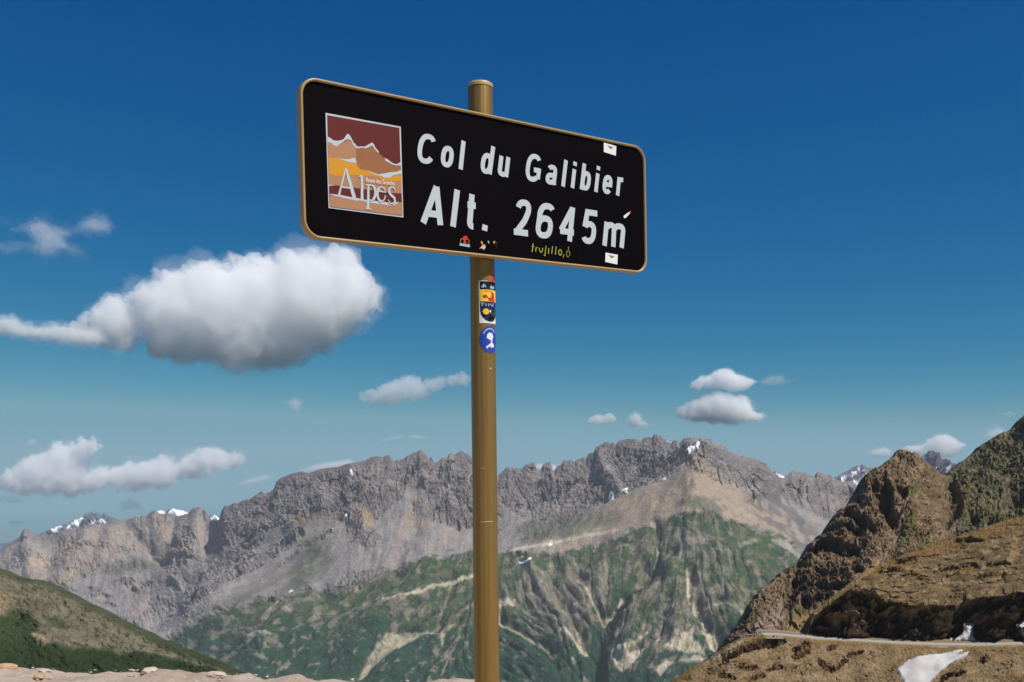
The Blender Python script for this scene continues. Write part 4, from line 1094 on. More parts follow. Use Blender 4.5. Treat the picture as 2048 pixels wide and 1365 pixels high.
Fc.append(tuple(range((len(prof) - 1) * 64, len(prof) * 64)))
mesh_obj('cap', V, Fc, mat_cap, post, BASE, True)

# ---- panel with its rounded rim
CR = 0.052
def round_rect(w, hgt, r, n=14):
    pts = []
    for cx, cy, a0 in ((w / 2 - r, hgt / 2 - r, 0), (-w / 2 + r, hgt / 2 - r, 90), (-w / 2 + r, -hgt / 2 + r, 180), (w / 2 - r, -hgt / 2 + r, 270)):
        for k in range(n + 1):
            a = math.radians(a0 + 90 * k / n)
            pts.append((cx + r * math.cos(a), cy + r * math.sin(a), math.cos(a), math.sin(a)))
    return pts
rr_pts = round_rect(PANEL_W, PANEL_H, CR)
N = len(rr_pts)
V = [sgn(u - .004 * nx, v - .004 * ny, .0015) for u, v, nx, ny in rr_pts] + [sgn(u - .004 * nx, v - .004 * ny, .0045) for u, v, nx, ny in rr_pts]
Fc = [tuple(range(N)), tuple(range(2 * N - 1, N - 1, -1))] + [(k, k + N, (k + 1) % N + N, (k + 1) % N) for k in range(N)]
panel = mesh_obj('panel', V, Fc, mat_black, road_sign, BASE)
prof = [(-.0085, .0012), (-.0082, -.0025), (-.0062, -.0052), (-.0030, -.0058), (-.0008, -.0040), (.0002, -.0008), (.0005, .006), (.0003, .018), (-.0012, .0245), (-.004, .026), (-.018, .026), (-.018, .0235), (-.0085, .022)]
V, Fc = [], []
for u, v, nx, ny in rr_pts:
    for o_, w_ in prof:
        V.append(sgn(u + o_ * nx, v + o_ * ny, w_))
K = len(prof)
for k in range(N):
    for j in range(K - 1):
        a, b_ = k * K, ((k + 1) % N) * K
        Fc.append((a + j, b_ + j, b_ + j + 1, a + j + 1))
mesh_obj('rim', V, Fc, mat_frame, road_sign, BASE, True)
# clamps that hold the panel to the post, behind it
for v0 in (.13, -.13):
    V, Fc = [], []
    u0 = float(uv(post_x(345 - v0 * 640), 345 - v0 * 640)[0])
    bm = bmesh.new()
    bmesh.ops.create_cube(bm, size=1)
    bmesh.ops.bevel(bm, geom=bm.edges[:], offset=.08, segments=2, affect='EDGES')
    V = [sgn(u0 + c.co.x * .16, v0 + c.co.z * .04, .024 + c.co.y * .040) for c in bm.verts]
    Fc = [[c.index for c in f.verts] for f in bm.faces]
    bm.free()
    mesh_obj('clamp', V, Fc, mat_back, road_sign, BASE)

# ---- flat shapes laid on the panel
def tri_poly(pts):
    bm = bmesh.new()
    vs = [bm.verts.new((p[0], p[1], 0)) for p in pts]
    bm.faces.new(vs)
    bmesh.ops.triangulate(bm, faces=bm.faces[:], quad_method='BEAUTY', ngon_method='EAR_CLIP')
    bm.verts.index_update()
    F = [[v.index for v in f.verts] for f in bm.faces]
    bm.free()
    return F

class Decal:
    """several flat pieces in one mesh, each a hair above the one before"""
    def __init__(self, to3d, w0, dw=.00012):
        self.to3d, self.w, self.dw = to3d, w0, dw
        self.V, self.F, self.M, self.mats = [], [], [], []
    def add(self, pts, mat, tris=None):
        o = len(self.V)
        self.V += [self.to3d(p[0], p[1], self.w) for p in pts]
        tris = tris or tri_poly(pts)
        if mat not in self.mats:
            self.mats.append(mat)
        k = self.mats.index(mat)
        for t in tris:
            self.F.append([i + o for i in t]); self.M.append(k)
        self.w -= self.dw
    def stroke(self, pts, wid, mat):
        """ribbon along a polyline; wid a number or one per point"""
        P = np.array(pts, dtype=float)
        n = len(P)
        W = np.full(n, wid, dtype=float) if np.isscalar(wid) else np.array(wid, dtype=float)
        T = np.zeros_like(P)
        T[1:-1] = P[2:] - P[:-2]; T[0] = P[1] - P[0]; T[-1] = P[-1] - P[-2]
        T /= np.linalg.norm(T, axis=1)[:, None] + 1e-12
        Nn = np.stack([-T[:, 1], T[:, 0]], -1)
        A, B = P + Nn * W[:, None] / 2, P - Nn * W[:, None] / 2
        allp = np.concatenate([A, B])
        tr = []
        for i in range(n - 1):
            tr += [[i, i + n, i + n + 1], [i, i + n + 1, i + 1]]
        self.add(allp, mat, tr)
    def done(self, name, parent):
        o = mesh_obj(name, self.V, self.F, self.mats, parent, BASE)
        o.data.polygons.foreach_set('material_index', self.M)
        o.data.update()
        return o

# letters: strokes in a box (x 0..1 by glyph, y 0 baseline .. 1 cap height), slanted to the right
def arc(cx, cy, rx, ry, a0, a1, n=22):
    return [(cx + rx * math.cos(math.radians(a0 + (a1 - a0) * k / n)), cy + ry * math.sin(math.radians(a0 + (a1 - a0) * k / n))) for k in range(n + 1)]
def superarc(cx, cy, rx, ry, a0, a1, n=30, p=.82):
    out = []
    for k in range(n + 1):
        a = math.radians(a0 + (a1 - a0) * k / n)
        c, s = math.cos(a), math.sin(a)
        out.append((cx + rx * math.copysign(abs(c) ** p, c), cy + ry * math.copysign(abs(s) ** p, s)))
    return out
SW = .155                                                            # stroke width against cap height
h2 = SW / 2
XH = .72
def glyphs():
    g = {}
    R_ = .30 - h2
    g['C'] = [superarc(.30, .5, R_, .5 - h2, 38, 322)]
    g['G'] = [superarc(.30, .5, R_, .5 - h2, 40, 312), [(.32, .43), (.59, .43)], [(.60 - h2, .50), (.60 - h2, .12)]]
    g['o'] = [superarc(.24, XH / 2, .24 - h2, XH / 2 - h2, 0, 360, 40)]
    g['l'] = [[(h2, 0), (h2, 1.0)]]
    g['i'] = [[(h2, 0), (h2, XH)], [(h2, .85), (h2, 1.0)]]
    bowl = lambda cx: superarc(cx, XH / 2, .22 - h2, XH / 2 - h2, 0, 360, 40)
    g['d'] = [bowl(.22), [(.46 - h2, 0), (.46 - h2, 1.0)]]
    g['b'] = [bowl(.24), [(h2, 0), (h2, 1.0)]]
    g['u'] = [[(h2, XH), (h2, .22)] + superarc(.23, .22, .23 - h2, .22 - h2, 180, 300, 16), [(.46 - h2, 0), (.46 - h2, XH)], ]
    g['a'] = [superarc(.22, XH - .20, .21 - h2, .20 - h2, 155, 20, 14) + [(.44 - h2, .46), (.44 - h2, .10), (.47 - h2, 0.0)], superarc(.20, .21, .20 - h2, .21 - h2, 60, 300, 24), [(.24, .42 - h2), (.40, .44 - h2)], [(.24, h2 * .98), (.40, .17)]]
    g['e'] = [superarc(.23, XH / 2, .23 - h2, XH / 2 - h2, 0, 318, 34), [(.05, XH / 2), (.455, XH / 2)]]
    g['r'] = [[(h2, 0), (h2, XH)], superarc(.26, XH - .24, .20, .24 - h2, 170, 78, 12)]
    g['t'] = [[(.16, .94), (.16, .20)] + superarc(.32, .20, .16, .20 - h2, 180, 272, 12), [(.0, XH - h2), (.36, XH - h2)]]
    g['A'] = [[(h2 * .95, 0), (.33, 1.0)], [(.66 - h2 * .95, 0), (.33, 1.0)], [(.17, .27), (.49, .27)]]
    g['.'] = [[(h2, 0), (h2, .16)]]
    g['2'] = [superarc(.27, .73, .27 - h2, .27 - h2, 172, -28, 24) + [(.36, .42), (.10, h2)], [(.0, h2), (.53, h2)]]
    g['6'] = [superarc(.27, .32, .27 - h2, .32 - h2, 0, 360, 36), [(.27 - .27 + h2, .32), (h2 + .005, .60)] + superarc(.29, .62, .29 - h2, .38 - h2, 178, 40, 18)]
    g['4'] = [[(.42, 0), (.42, 1.0)], [(.40, .96), (.03, .29)], [(.0, .27), (.56, .27)]]
    g['5'] = [[(.12, 1 - h2), (.50, 1 - h2)], [(.13, 1.0), (.085, .48)], superarc(.26, .33, .265 - h2, .33 - h2, 140, -148, 28)]
    g['m'] = [[(h2, 0), (h2, XH)], superarc(.275, XH - .22, .275 - h2 - .035, .22 - h2, 168, 0, 16) + [(.475, 0)], superarc(.665, XH - .22, .19, .22 - h2, 168, 0, 16) + [(.855, 0)]]
    return g
GL = glyphs()
SLANT = .165
def letter(ch, px0, px1, base, cap):
    """fit a slanted glyph between two photo columns (taken at its own mid height) on a line with given baseline and cap height"""
    D_ = Decal(lambda u, v, w: sgn(u, v, w), -.0004, .00004)
    St = [np.array(s, dtype=float) for s in GL[ch]]
    top = {'l': 1, 'i': 1, 'd': 1, 'b': 1, 'C': 1, 'G': 1, 'A': 1, '2': 1, '6': 1, '4': 1, '5': 1, 't': .94, '.': .16}.get(ch, XH)
    gmin = min((s[:, 0] + SLANT * s[:, 1]).min() for s in St) - h2
    gmax = max((s[:, 0] + SLANT * s[:, 1]).max() for s in St) + h2
    vm = base + cap * top / 2
    k = (px1 - px0)
    # photo columns -> sign coordinates at mid height of the letter
    def u_at(px):
        lo, hi = 150.0, 560.0
        for _ in range(40):
            m = (lo + hi) / 2
            if uv(px, m)[1] > vm: lo = m
            else: hi = m
        return float(uv(px, lo)[0])
    u0, u1 = u_at(px0), u_at(px1)
    sc = (u1 - u0) / (gmax - gmin)
    for s in St:
        P = np.stack([u0 + (s[:, 0] + SLANT * s[:, 1] - gmin) * sc, base + s[:, 1] * cap], -1)
        # stroke width in world units: keep it even
        D_.stroke(P, SW * cap * 1.14, mat_white)
    return D_.done('letter', panel)

L1B = np.mean([uv(925, 338)[1], uv(1128, 374)[1], uv(1194, 386.5)[1]]); L1T = np.mean([uv(929, 281)[1], uv(1133, 321.5)[1], uv(1198, 334)[1]])
L2B = np.mean([uv(866, 446)[1], uv(1042, 471)[1], uv(1228, 497)[1]]); L2T = np.mean([uv(868, 372)[1], uv(914, 380)[1], uv(1144, 416)[1], uv(1188, 421.5)[1]])
for ch, a, b_ in [('C', 834.3, 872), ('o', 882, 907), ('l', 917, 931), ('d', 961, 991), ('u', 995.7, 1020.5), ('G', 1051, 1085), ('a', 1091, 1115), ('l', 1122, 1135.7), ('i', 1141, 1154), ('b', 1159, 1181.3), ('i', 1188, 1200.6), ('e', 1204.5, 1227), ('r', 1232, 1249)]:
    letter(ch, a, b_, L1B, L1T - L1B)
for ch, a, b_ in [('A', 840, 885), ('l', 900, 920), ('t', 931.6, 955), ('.', 964, 975), ('2', 1022.7, 1061.7), ('6', 1071, 1110), ('4', 1116, 1151), ('5', 1163, 1199), ('m', 1205, 1249.6)]:
    letter(ch, a, b_, L2B, L2T - L2B)

# ---- the regional emblem on the left of the panel
EO, ES = (640, 210), 5.689
def em(pts):
    return [tuple(uv(EO[0] + x / ES, EO[1] + y / ES)) for x, y in pts]
e = Decal(sgn, -.0004)
e.add(em([(62, 92), (918, 250), (948, 1283), (97, 1175)]), mat_white)
emblem = e.done('emblem', road_sign)
def emb(name, pieces):
    global EW
    d_ = Decal(sgn, EW)
    for p in pieces:
        if p[0] == 'poly':
            d_.add(em(p[1]), p[2])
        else:
            m = np.array(em([p[1][0], (p[1][0][0] + 1, p[1][0][1])]))
            d_.stroke(em(p[1]), np.array(p[2]) * .00029 if not np.isscalar(p[2]) else p[2] * .00029, p[3])
    EW = d_.w
    return d_.done(name, emblem)
EW = -.0007
emb('maroon_sky', [('poly', [(80, 118), (902, 264), (926, 1015), (98, 900)], mat_maroon)])
emb('mountain', [('poly', [(82, 420), (130, 440), (190, 470), (260, 435), (315, 400), (355, 410), (405, 490), (470, 495), (530, 490), (595, 455), (625, 500), (660, 545), (700, 580), (740, 620), (800, 665), (850, 690), (918, 690), (930, 1020), (100, 905)], mat_tan),
                 ('poly', [(405, 500), (470, 495), (530, 490), (595, 455), (625, 500), (660, 545), (700, 580), (740, 620), (800, 665), (850, 690), (918, 690), (924, 830), (640, 800), (540, 760), (460, 740), (425, 690), (412, 600)], mat_brownp)])
emb('gold_band', [('poly', [(94, 600), (190, 605), (260, 632), (330, 655), (410, 665), (450, 732), (560, 757), (640, 792), (720, 827), (790, 827), (850, 805), (926, 795), (928, 868), (820, 870), (720, 860), (640, 815), (540, 808), (430, 805), (300, 800), (180, 812), (100, 780)], mat_gold)])
emb('snow_line', [('poly', [(82, 362), (115, 378), (150, 405), (190, 412), (235, 405), (268, 392), (290, 355), (313, 330), (335, 345), (355, 380), (380, 430), (425, 478), (470, 475), (510, 476), (545, 455), (590, 430), (608, 445), (630, 490), (665, 530), (672, 550), (650, 540), (615, 500), (596, 462), (560, 478), (525, 496), (480, 490), (415, 496), (380, 465), (352, 405), (318, 392), (285, 405), (255, 430), (215, 455), (190, 475), (150, 460), (120, 435), (84, 425)], mat_white),
                  ('poly', [(728, 605), (775, 625), (800, 650), (840, 672), (872, 676), (918, 652), (920, 690), (870, 692), (830, 684), (790, 665), (745, 640)], mat_white),
                  ('poly', [(190, 600), (250, 617), (330, 622), (378, 602), (402, 618), (412, 664), (330, 656), (280, 640), (250, 628)], mat_white),
                  ('poly', [(535, 745), (600, 772), (660, 793), (740, 780), (800, 768), (860, 765), (924, 742), (925, 786), (830, 806), (790, 832), (730, 832), (690, 812), (640, 802), (560, 765)], mat_white)])
emb('maroon_band', [('poly', [(102, 925), (170, 918), (240, 928), (400, 948), (600, 975), (760, 1000), (926, 1012), (930, 1120), (860, 1130), (740, 1120), (530, 1100), (330, 1070), (180, 1045), (104, 1030)], mat_maroon)])
emb('foot_band', [('poly', [(104, 1030), (180, 1042), (330, 1066), (530, 1098), (740, 1120), (932, 1110), (936, 1262), (110, 1158)], mat_tan)])
e_base = [(108, 1018), (180, 1033), (240, 1043), (330, 1062), (420, 1078), (530, 1098), (620, 1108), (740, 1122), (810, 1134), (850, 1128), (890, 1108)]
emb('baseline', [('s', e_base, [6, 18, 22, 22, 24, 24, 24, 24, 26, 22, 5], mat_white)])
emb('letter', [('s', [(292, 722), (262, 830), (236, 930), (212, 1036)], [10, 16, 16, 22], mat_white), ('s', [(292, 722), (320, 830), (350, 930), (388, 1066)], [12, 34, 36, 40], mat_white), ('s', [(240, 936), (350, 950)], [16, 16], mat_white), ('s', [(180, 1034), (240, 1046)], 16, mat_white)])
emb('letter', [('s', [(470, 806), (474, 930), (474, 1086)], [24, 28, 30], mat_white), ('s', [(440, 818), (475, 808)], [10, 16], mat_white), ('s', [(440, 1082), (512, 1092)], 14, mat_white)])
emb('letter', [('s', [(545, 905), (545, 1040), (540, 1184)], [22, 26, 26], mat_white), ('s', [(512, 916), (548, 908)], [8, 14], mat_white), ('s', arc(575, 1002, 50, 88, 115, -115, 20), [14] * 5 + [26] * 11 + [14] * 5, mat_white), ('s', [(512, 1180), (575, 1188)], 14, mat_white)])
emb('letter', [('s', arc(694, 1018, 46, 82, 10, 330, 26)[::-1], [12] * 8 + [26] * 12 + [12] * 7, mat_white), ('s', [(655, 985), (742, 998)], 12, mat_white)])
emb('letter', [('s', [(848, 975), (836, 945), (808, 936), (782, 960), (780, 1000), (806, 1035), (838, 1060), (848, 1100), (826, 1128), (792, 1122), (768, 1082)], [8, 14, 16, 20, 26, 28, 28, 22, 16, 14, 8], mat_white)])
# the small words above the big ones: built from plain text
def text_mesh(body):
    cu = bpy.data.curves.new('text', 'FONT')
    cu.body = body
    cu.resolution_u = 3
    to = link(bpy.data.objects.new('text', cu))
    bpy.context.view_layer.update()
    me = bpy.data.meshes.new_from_object(to.evaluated_get(bpy.context.evaluated_depsgraph_get()))
    V = np.array([v.co[:2] for v in me.vertices]); F = [list(p.vertices) for p in me.polygons]
    bpy.data.objects.remove(to); bpy.data.curves.remove(cu); bpy.data.meshes.remove(me)
    V = V - V.min(0)
    V[:, 0] /= V[:, 0].max(); V[:, 1] /= max(V[:, 1].max(), 1e-6)
    return V, F
def text_on(body, name, parent, a, b_, height, mat, w, slant=0.0):
    """text from photo point a to photo point b_ along its lower edge"""
    V, F = text_mesh(body)
    A, B = uv(*a), uv(*b_)
    d_ = Decal(sgn, w)
    dx = B - A
    up = np.array([-dx[1], dx[0]]) / np.linalg.norm(dx) * height
    d_.add([A + dx * x + up * y + dx / np.linalg.norm(dx) * slant * height * y for x, y in V], mat, F)
    return d_.done(name, parent)
text_on('Route des Grandes', 'small_words', emblem, (640 + 518 / ES, 210 + 880 / ES), (640 + 842 / ES, 210 + 922 / ES), .0125, mat_pale, EW - .0002)

# ---- little stickers and marks on the panel
def sticker(label, pieces, org, s):
    d_ = Decal(sgn, -.0005)
    cv = lambda pts: [tuple(uv(org[0] + x / s, org[1] + y / s)) for x, y in pts]
    for p in pieces:
        if p[0] == 'poly':
            d_.add(cv(p[1]), p[2])
        else:
            d_.stroke(cv(p[1]), p[2], p[3])
    o = d_.done('sticker', panel)
    o['label'] = label
    return o
so, ss = (1190, 270), 4.709
sticker('white sticker with grey winged mark near the top right corner', [('poly', [(82, 72), (200, 108), (196, 198), (82, 162)], mat_pale), ('poly', [(112, 98), (172, 118), (146, 138)], mat_grey)], so, ss)
sticker('white sticker with grey winged mark near the bottom right corner', [('poly', [(98, 1110), (213, 1130), (210, 1222), (96, 1198)], mat_pale), ('poly', [(124, 1132), (184, 1144), (156, 1166)], mat_grey)], so, ss)
sticker('torn white scrap with a red tip', [('poly', [(318, 728), (332, 735), (290, 782), (272, 786), (268, 766), (290, 748)], mat_pale), ('poly', [(316, 730), (332, 715), (340, 722), (332, 740)], mat_red)], so, ss)
so, ss = (900, 460), 7.877
sticker('red and yellow cyclist sticker at the bottom edge', [('poly', [(150, 215), (316, 238), (308, 276), (150, 248)], mat_sky),
        ('s', arc(192, 180, 30, 42, 0, 360, 18), .0016, mat_gold), ('s', arc(268, 188, 32, 44, 0, 360, 18), .0016, mat_gold), ('poly', [(200, 120), (235, 96), (275, 104), (272, 150), (240, 172), (258, 200), (230, 222), (212, 205), (228, 180), (200, 160)], mat_red)], so, ss)
sticker('torn yellow and pink sticker scraps at the bottom edge', [('poly', [(485, 180), (505, 178), (522, 225), (508, 240), (488, 215)], mat_gold), ('poly', [(508, 245), (548, 232), (560, 275), (532, 320), (505, 290), (460, 300)], mat_pink),
        ('poly', [(592, 172), (612, 180), (618, 212), (600, 215)], mat_sky), ('poly', [(680, 182), (706, 176), (712, 200), (690, 220), (676, 205)], mat_gold), ('s', [(705, 225), (725, 245), (745, 295)], .0012, mat_green), ('s', [(725, 195), (740, 215)], .001, mat_grey)], so, ss)
# faded yellow marker words
g_ = lambda *pts: ('s', list(pts), .0030, mat_olive)
sticker('faded yellow handwritten word', [g_((1308, 215), (1300, 280), (1292, 350)), ('s', [(1280, 262), (1330, 268)], .0018, mat_olive), g_((1352, 280), (1348, 345)), ('s', [(1352, 292), (1378, 278)], .0024, mat_olive), g_((1405, 285), (1408, 330), (1430, 362), (1452, 335), (1458, 285)), g_((1512, 255), (1500, 330), (1492, 415)), ('s', [(1492, 412), (1470, 395)], .002, mat_olive),
        g_((1552, 290), (1545, 380)), g_((1612, 260), (1605, 320), (1598, 380)), g_((1668, 265), (1662, 320), (1655, 392)), ('s', arc(1730, 358, 24, 42, 0, 360, 16), .0032, mat_olive), ('s', [(1790, 385), (1775, 440)], .002, mat_olive), ('s', arc(1855, 380, 26, 50, 70, 400, 16), .0018, mat_olive), ('s', [(1862, 270), (1858, 310)], .0022, mat_olive)], so, ss)

# ---- stickers wrapped round the post
def on_post(px, py):
    """photo point -> (angle, height up the post) on the side facing the camera"""
    t = (CY - py) / FP * POST_D + EYE - post_foot[2]
    x = (px - post_x(py)) / FP * POST_D
    return math.asin(max(-.999, min(.999, x / (PR + .001)))), t
class PostDecal(Decal):
    def __init__(self):
        super().__init__(lambda s, t, w: post_pt(s / PR, PR - w, t), -.0006, .00025)
    def add(self, pts, mat, tris=None):
        bm = bmesh.new()
        vs = [bm.verts.new((p[0], p[1], 0)) for p in pts]
        if tris is None:
            bm.faces.new(vs)
        else:
            for t in tris:
                try: bm.faces.new([vs[i] for i in t])
                except ValueError: pass
        xs_ = [p[0] for p in pts]
        x = math.floor(min(xs_) / .003) * .003
        while x < max(xs_):
            bmesh.ops.bisect_plane(bm, geom=bm.verts[:] + bm.edges[:] + bm.faces[:], plane_co=(x, 0, 0), plane_no=(1, 0, 0))
            x += .003
        bmesh.ops.triangulate(bm, faces=bm.faces[:])
        bm.verts.index_update()
        P = [(v.co.x, v.co.y) for v in bm.verts]
        T = [[v.index for v in f.verts] for f in bm.faces]
        bm.free()
        super().add(P, mat, T)
def post_sticker(label, cs, cpy, wid, hgt, pieces):
    """flat design in metres about its centre, laid round the post"""
    d_ = PostDecal()
    t0 = (CY - cpy) / FP * POST_D + EYE - post_foot[2]
    cv = lambda pts: [(cs + x * wid / 2, t0 + y * hgt / 2) for x, y in pts]
    for p in pieces:
        if p[0] == 'poly': d_.add(cv(p[1]), p[2])
        else: d_.stroke(cv(p[1]), p[2], p[3])
    o = d_.done('sticker', post)
    o['label'] = label
    return o
# shield sticker: left edge about 16 px left of its middle in view; its right side goes round the post
sl = on_post(959, 600)[0] * PR
SWD = .072
shield_low = arc(0, -.35, .92, .58, 180, 360, 24)
post_sticker('white sticker with navy, yellow and red shield', sl + SWD / 2, 608, SWD, .134, [
    ('poly', [(-1, -1), (1, -1), (1, 1), (-1, 1)], mat_pale),
    ('poly', [(-.92, .97), (-.92, -.35)] + shield_low[1:-1] + [(.92, -.35), (.92, .97)], mat_navy),
    ('poly', [(-.92, .97), (-.92, .60), (.92, .60), (.92, .97)], mat_ink),
    ('poly', [(-.92, .58), (-.92, .02), (.92, .02), (.92, .58)], mat_yellow),
    ('poly', [(-.75, .28), (-.4, .36), (-.1, .18), (.15, .28), (.10, .42), (.35, .50), (.5, .36), (.5, .16), (.62, .08), (.4, .0), (.15, .06), (-.05, .02), (-.3, .20), (-.55, .16)], mat_red),
    ('s', [(-.5, .50), (-.1, .52), (.2, .46)], .0022, mat_red),
    ('poly', [(-.8, .68), (-.6, .86), (-.45, .80), (-.35, .64), (-.5, .72), (-.62, .66)], mat_sky), ('poly', [(-.05, .66), (.1, .82), (.25, .70), (.4, .82), (.5, .66), (.2, .62)], mat_sky),
    ('s', [(-.72, -.05), (-.72, -.20)], .0035, mat_sky), ('s', [(-.85, -.06), (-.55, -.06)], .0025, mat_sky), ('s', [(-.42, -.08), (-.42, -.20)], .003, mat_sky), ('s', [(-.2, -.08), (-.2, -.20)], .003, mat_sky), ('s', [(-.05, -.08), (.15, -.20)], .003, mat_sky), ('s', [(.25, -.05), (.25, -.20)], .003, mat_sky),
    ('poly', [(x * (1 if k % 2 == 0 else .78) - .42, y * (1 if k % 2 == 0 else .78) - .46) for k, (x, y) in enumerate(arc(0, 0, .30, .16, 0, 345, 23))], mat_yellow),
    ('poly', [(-.15, -.42), (.05, -.58), (-.02, -.5), (.05, -.36)], mat_pale), ('poly', [(.05, -.60), (.35, -.22), (.6, -.55), (.5, -.76), (.3, -.70)], mat_green), ('poly', [(-.2, -.66), (.05, -.56), (.2, -.72), (0, -.80)], mat_ink)])
sl = on_post(960, 682)[0] * PR
RW = .070
post_sticker('round blue sticker with white figure', sl + RW / 2, 682, RW, .086, [
    ('poly', arc(0, 0, 1, 1, 0, 352, 44), mat_blue), ('s', arc(0, 0, .74, .80, 150, 40, 20), .004, mat_sky),
    ('poly', [(-.30, .38), (-.05, .52), (.25, .44), (.36, .2), (.22, .02), (.26, -.12), (.1, -.2), (.0, -.02), (-.2, .02), (-.36, .12)], mat_pale),
    ('poly', [(-.42, -.52), (-.1, -.36), (.1, -.18), (.36, -.30), (.48, -.6), (.3, -.52), (.12, -.62), (-.1, -.5), (-.34, -.7)], mat_pale)])
sl = on_post(975, 556)[0] * PR
post_sticker('torn beige and red scrap above the shield sticker', sl + .02, 557, .036, .045, [('poly', [(-1, -1), (1, -1), (1, 1), (-.9, 1), (-.95, 0)], mat_brownp), ('poly', [(-.4, -.9), (.9, -.9), (.9, -.1), (.4, .1), (0, -.1)], mat_red)])
# scratches on the post
def scratch(px, py, w_px, h_px):
    d_ = PostDecal()
    a, t = on_post(px, py)
    s0 = a * PR
    d_.stroke([(s0 - w_px / 2 / FP * POST_D, t), (s0, t + .0008), (s0 + w_px / 2 / FP * POST_D, t + .0016)], [h_px * .0007, h_px * .0013, h_px * .0008], mat_marks)
    d_.done('scratch', post)
scratch(975, 1043, 26, 2.2); scratch(966, 937, 10, 1.6); scratch(982, 740, 3, 5)
# ------------------------------------------------------------------ clouds: closed billowing bodies of vapour
def cloud_mat(name, dens, col=(1, 1, 1), g=-0.2):
    m = bpy.data.materials.new(name)
    m.use_nodes = True
    nt = m.node_tree
    nt.nodes.clear()
    o = nt.nodes.new('ShaderNodeOutputMaterial')
    v = nt.nodes.new('ShaderNodeVolumePrincipled')
    v.inputs['Color'].default_value = (*col, 1)
    v.inputs['Density'].default_value = dens
    v.inputs['Anisotropy'].default_value = g
    nt.links.new(v.outputs[0], o.inputs['Volume'])
    m.cycles.homogeneous_volume = True
    return m
def cloud_body(name, pts, D, dens, grow, thick, ragged, step, seed, bill, rough):
    xs_, ys_ = [p[0] for p in pts], [p[1] for p in pts]
    hgt = max(ys_) - min(ys_)
    pad = 14 + max(0, grow)
    gx_, gy_ = np.arange(min(xs_) - pad, max(xs_) + pad, step), np.arange(min(ys_) - pad, max(ys_) + pad, step)
    X, Y = np.meshgrid(gx_, gy_)
    sc = max(9.0, min(60.0, hgt * .3))
    n1 = fbm(X / sc, Y / sc, seed, 6, rough)
    n2 = fbm(X / sc + 40, Y / sc, seed + 50, 6, rough)
    am = ragged * sc * .38
    bl_ = np.abs(perlin(X / (sc * .55), Y / (sc * .55), seed + 21)) + .5 * np.abs(perlin(X / (sc * .25), Y / (sc * .25), seed + 22)) + .25 * np.abs(perlin(X / (sc * .12), Y / (sc * .12), seed + 23))
    sd = poly_sd(X + am * .7 * n1, Y + am * .7 * n2, pts) + grow + bill * sc * .22 * (bl_ - .35)
    if not (sd > 1).any():
        return None
    R = hgt * .42
    T = R * (1 - (1 - np.clip(sd / R, 0, 1)) ** 2) ** .72 * thick
    def puff(s):
        a_ = 0
        for k_, w_ in ((1.0, 1.0), (.5, .55), (.24, .3), (.12, .16)):
            a_ = a_ + w_ * np.abs(perlin((X + 6 * n1) / (sc * k_), (Y + 6 * n2) / (sc * k_), s + int(k_ * 50)))
        return a_
    rise = np.clip(sd / 6, 0, 1)
    front = T * (.8 + .30 * bill * puff(seed + 7)) + rise * bill * sc * .42 * puff(seed + 9)
    back = T * (.8 + .30 * bill * puff(seed + 8))
    front, back = np.maximum(front, 0.15 * rise), np.maximum(back, 0.15 * rise)
    px = D / FP
    ins = sd > 0
    m = ins[:-1, :-1] | ins[1:, :-1] | ins[1:, 1:] | ins[:-1, 1:]
    Pf = np.stack(world_at(X, Y, np.full_like(X, D)), -1); Pb = Pf.copy()
    Pf[..., 1] -= front * px
    Pb[..., 1] += back * px
    nr, nc = X.shape
    idx = np.arange(nr * nc).reshape(nr, nc)
    qf = np.stack([idx[:-1, :-1], idx[1:, :-1], idx[1:, 1:], idx[:-1, 1:]], -1)[m]
    bi = np.where(~ins, idx, idx + nr * nc)                            # rim vertices belong to both sides
    qb = np.stack([bi[:-1, :-1], bi[:-1, 1:], bi[1:, 1:], bi[1:, :-1]], -1)[m]
    V = np.concatenate([Pf.reshape(-1, 3), Pb.reshape(-1, 3)])
    Fq = np.concatenate([qf, qb])
    used = np.unique(Fq)
    rm = np.zeros(len(V), dtype=np.int64); rm[used] = np.arange(len(used))
    V, Fq = V[used], rm[Fq]
    c = np.array(world_at(sum(xs_) / len(xs_), sum(ys_) / len(ys_), D))
    me = bpy.data.meshes.new(name)
    me.from_pydata((V - c).tolist(), [], Fq.tolist())
    me.materials.append(cloud_mat('vapour', dens))
    me.polygons.foreach_set('use_smooth', [True] * len(me.polygons))
    me.update()
    return link(bpy.data.objects.new(name, me)), c
def cloud(pts, D, dens, label, thick=.9, ragged=1.0, step=2.0, seed=1, bill=1.0, name='cloud', cat='cloud'):
    """a body of vapour with a thinner, more ragged veil round it and a denser heart"""
    hgt = max(p[1] for p in pts) - min(p[1] for p in pts)
    e = min(9.0, hgt * .10)
    o, c = cloud_body(name, pts, D, dens * .40, 0, thick, ragged * 1.15, step, seed, bill, .64)
    o.location = c
    if name == 'cloud':
        for nm, dn, gr, rg, sd_ in (('veil', .10, e * .7, 1.9, 3), ('heart', .9, -e * 1.1, .95, 0)):
            r = cloud_body(nm, pts, D, dens * dn, gr, thick, ragged * rg, step, seed + sd_, bill, .66)
            if r:
                r[0].parent = o
    return tag(o, label, cat, 'clouds in the sky' if name == 'cloud' else None)
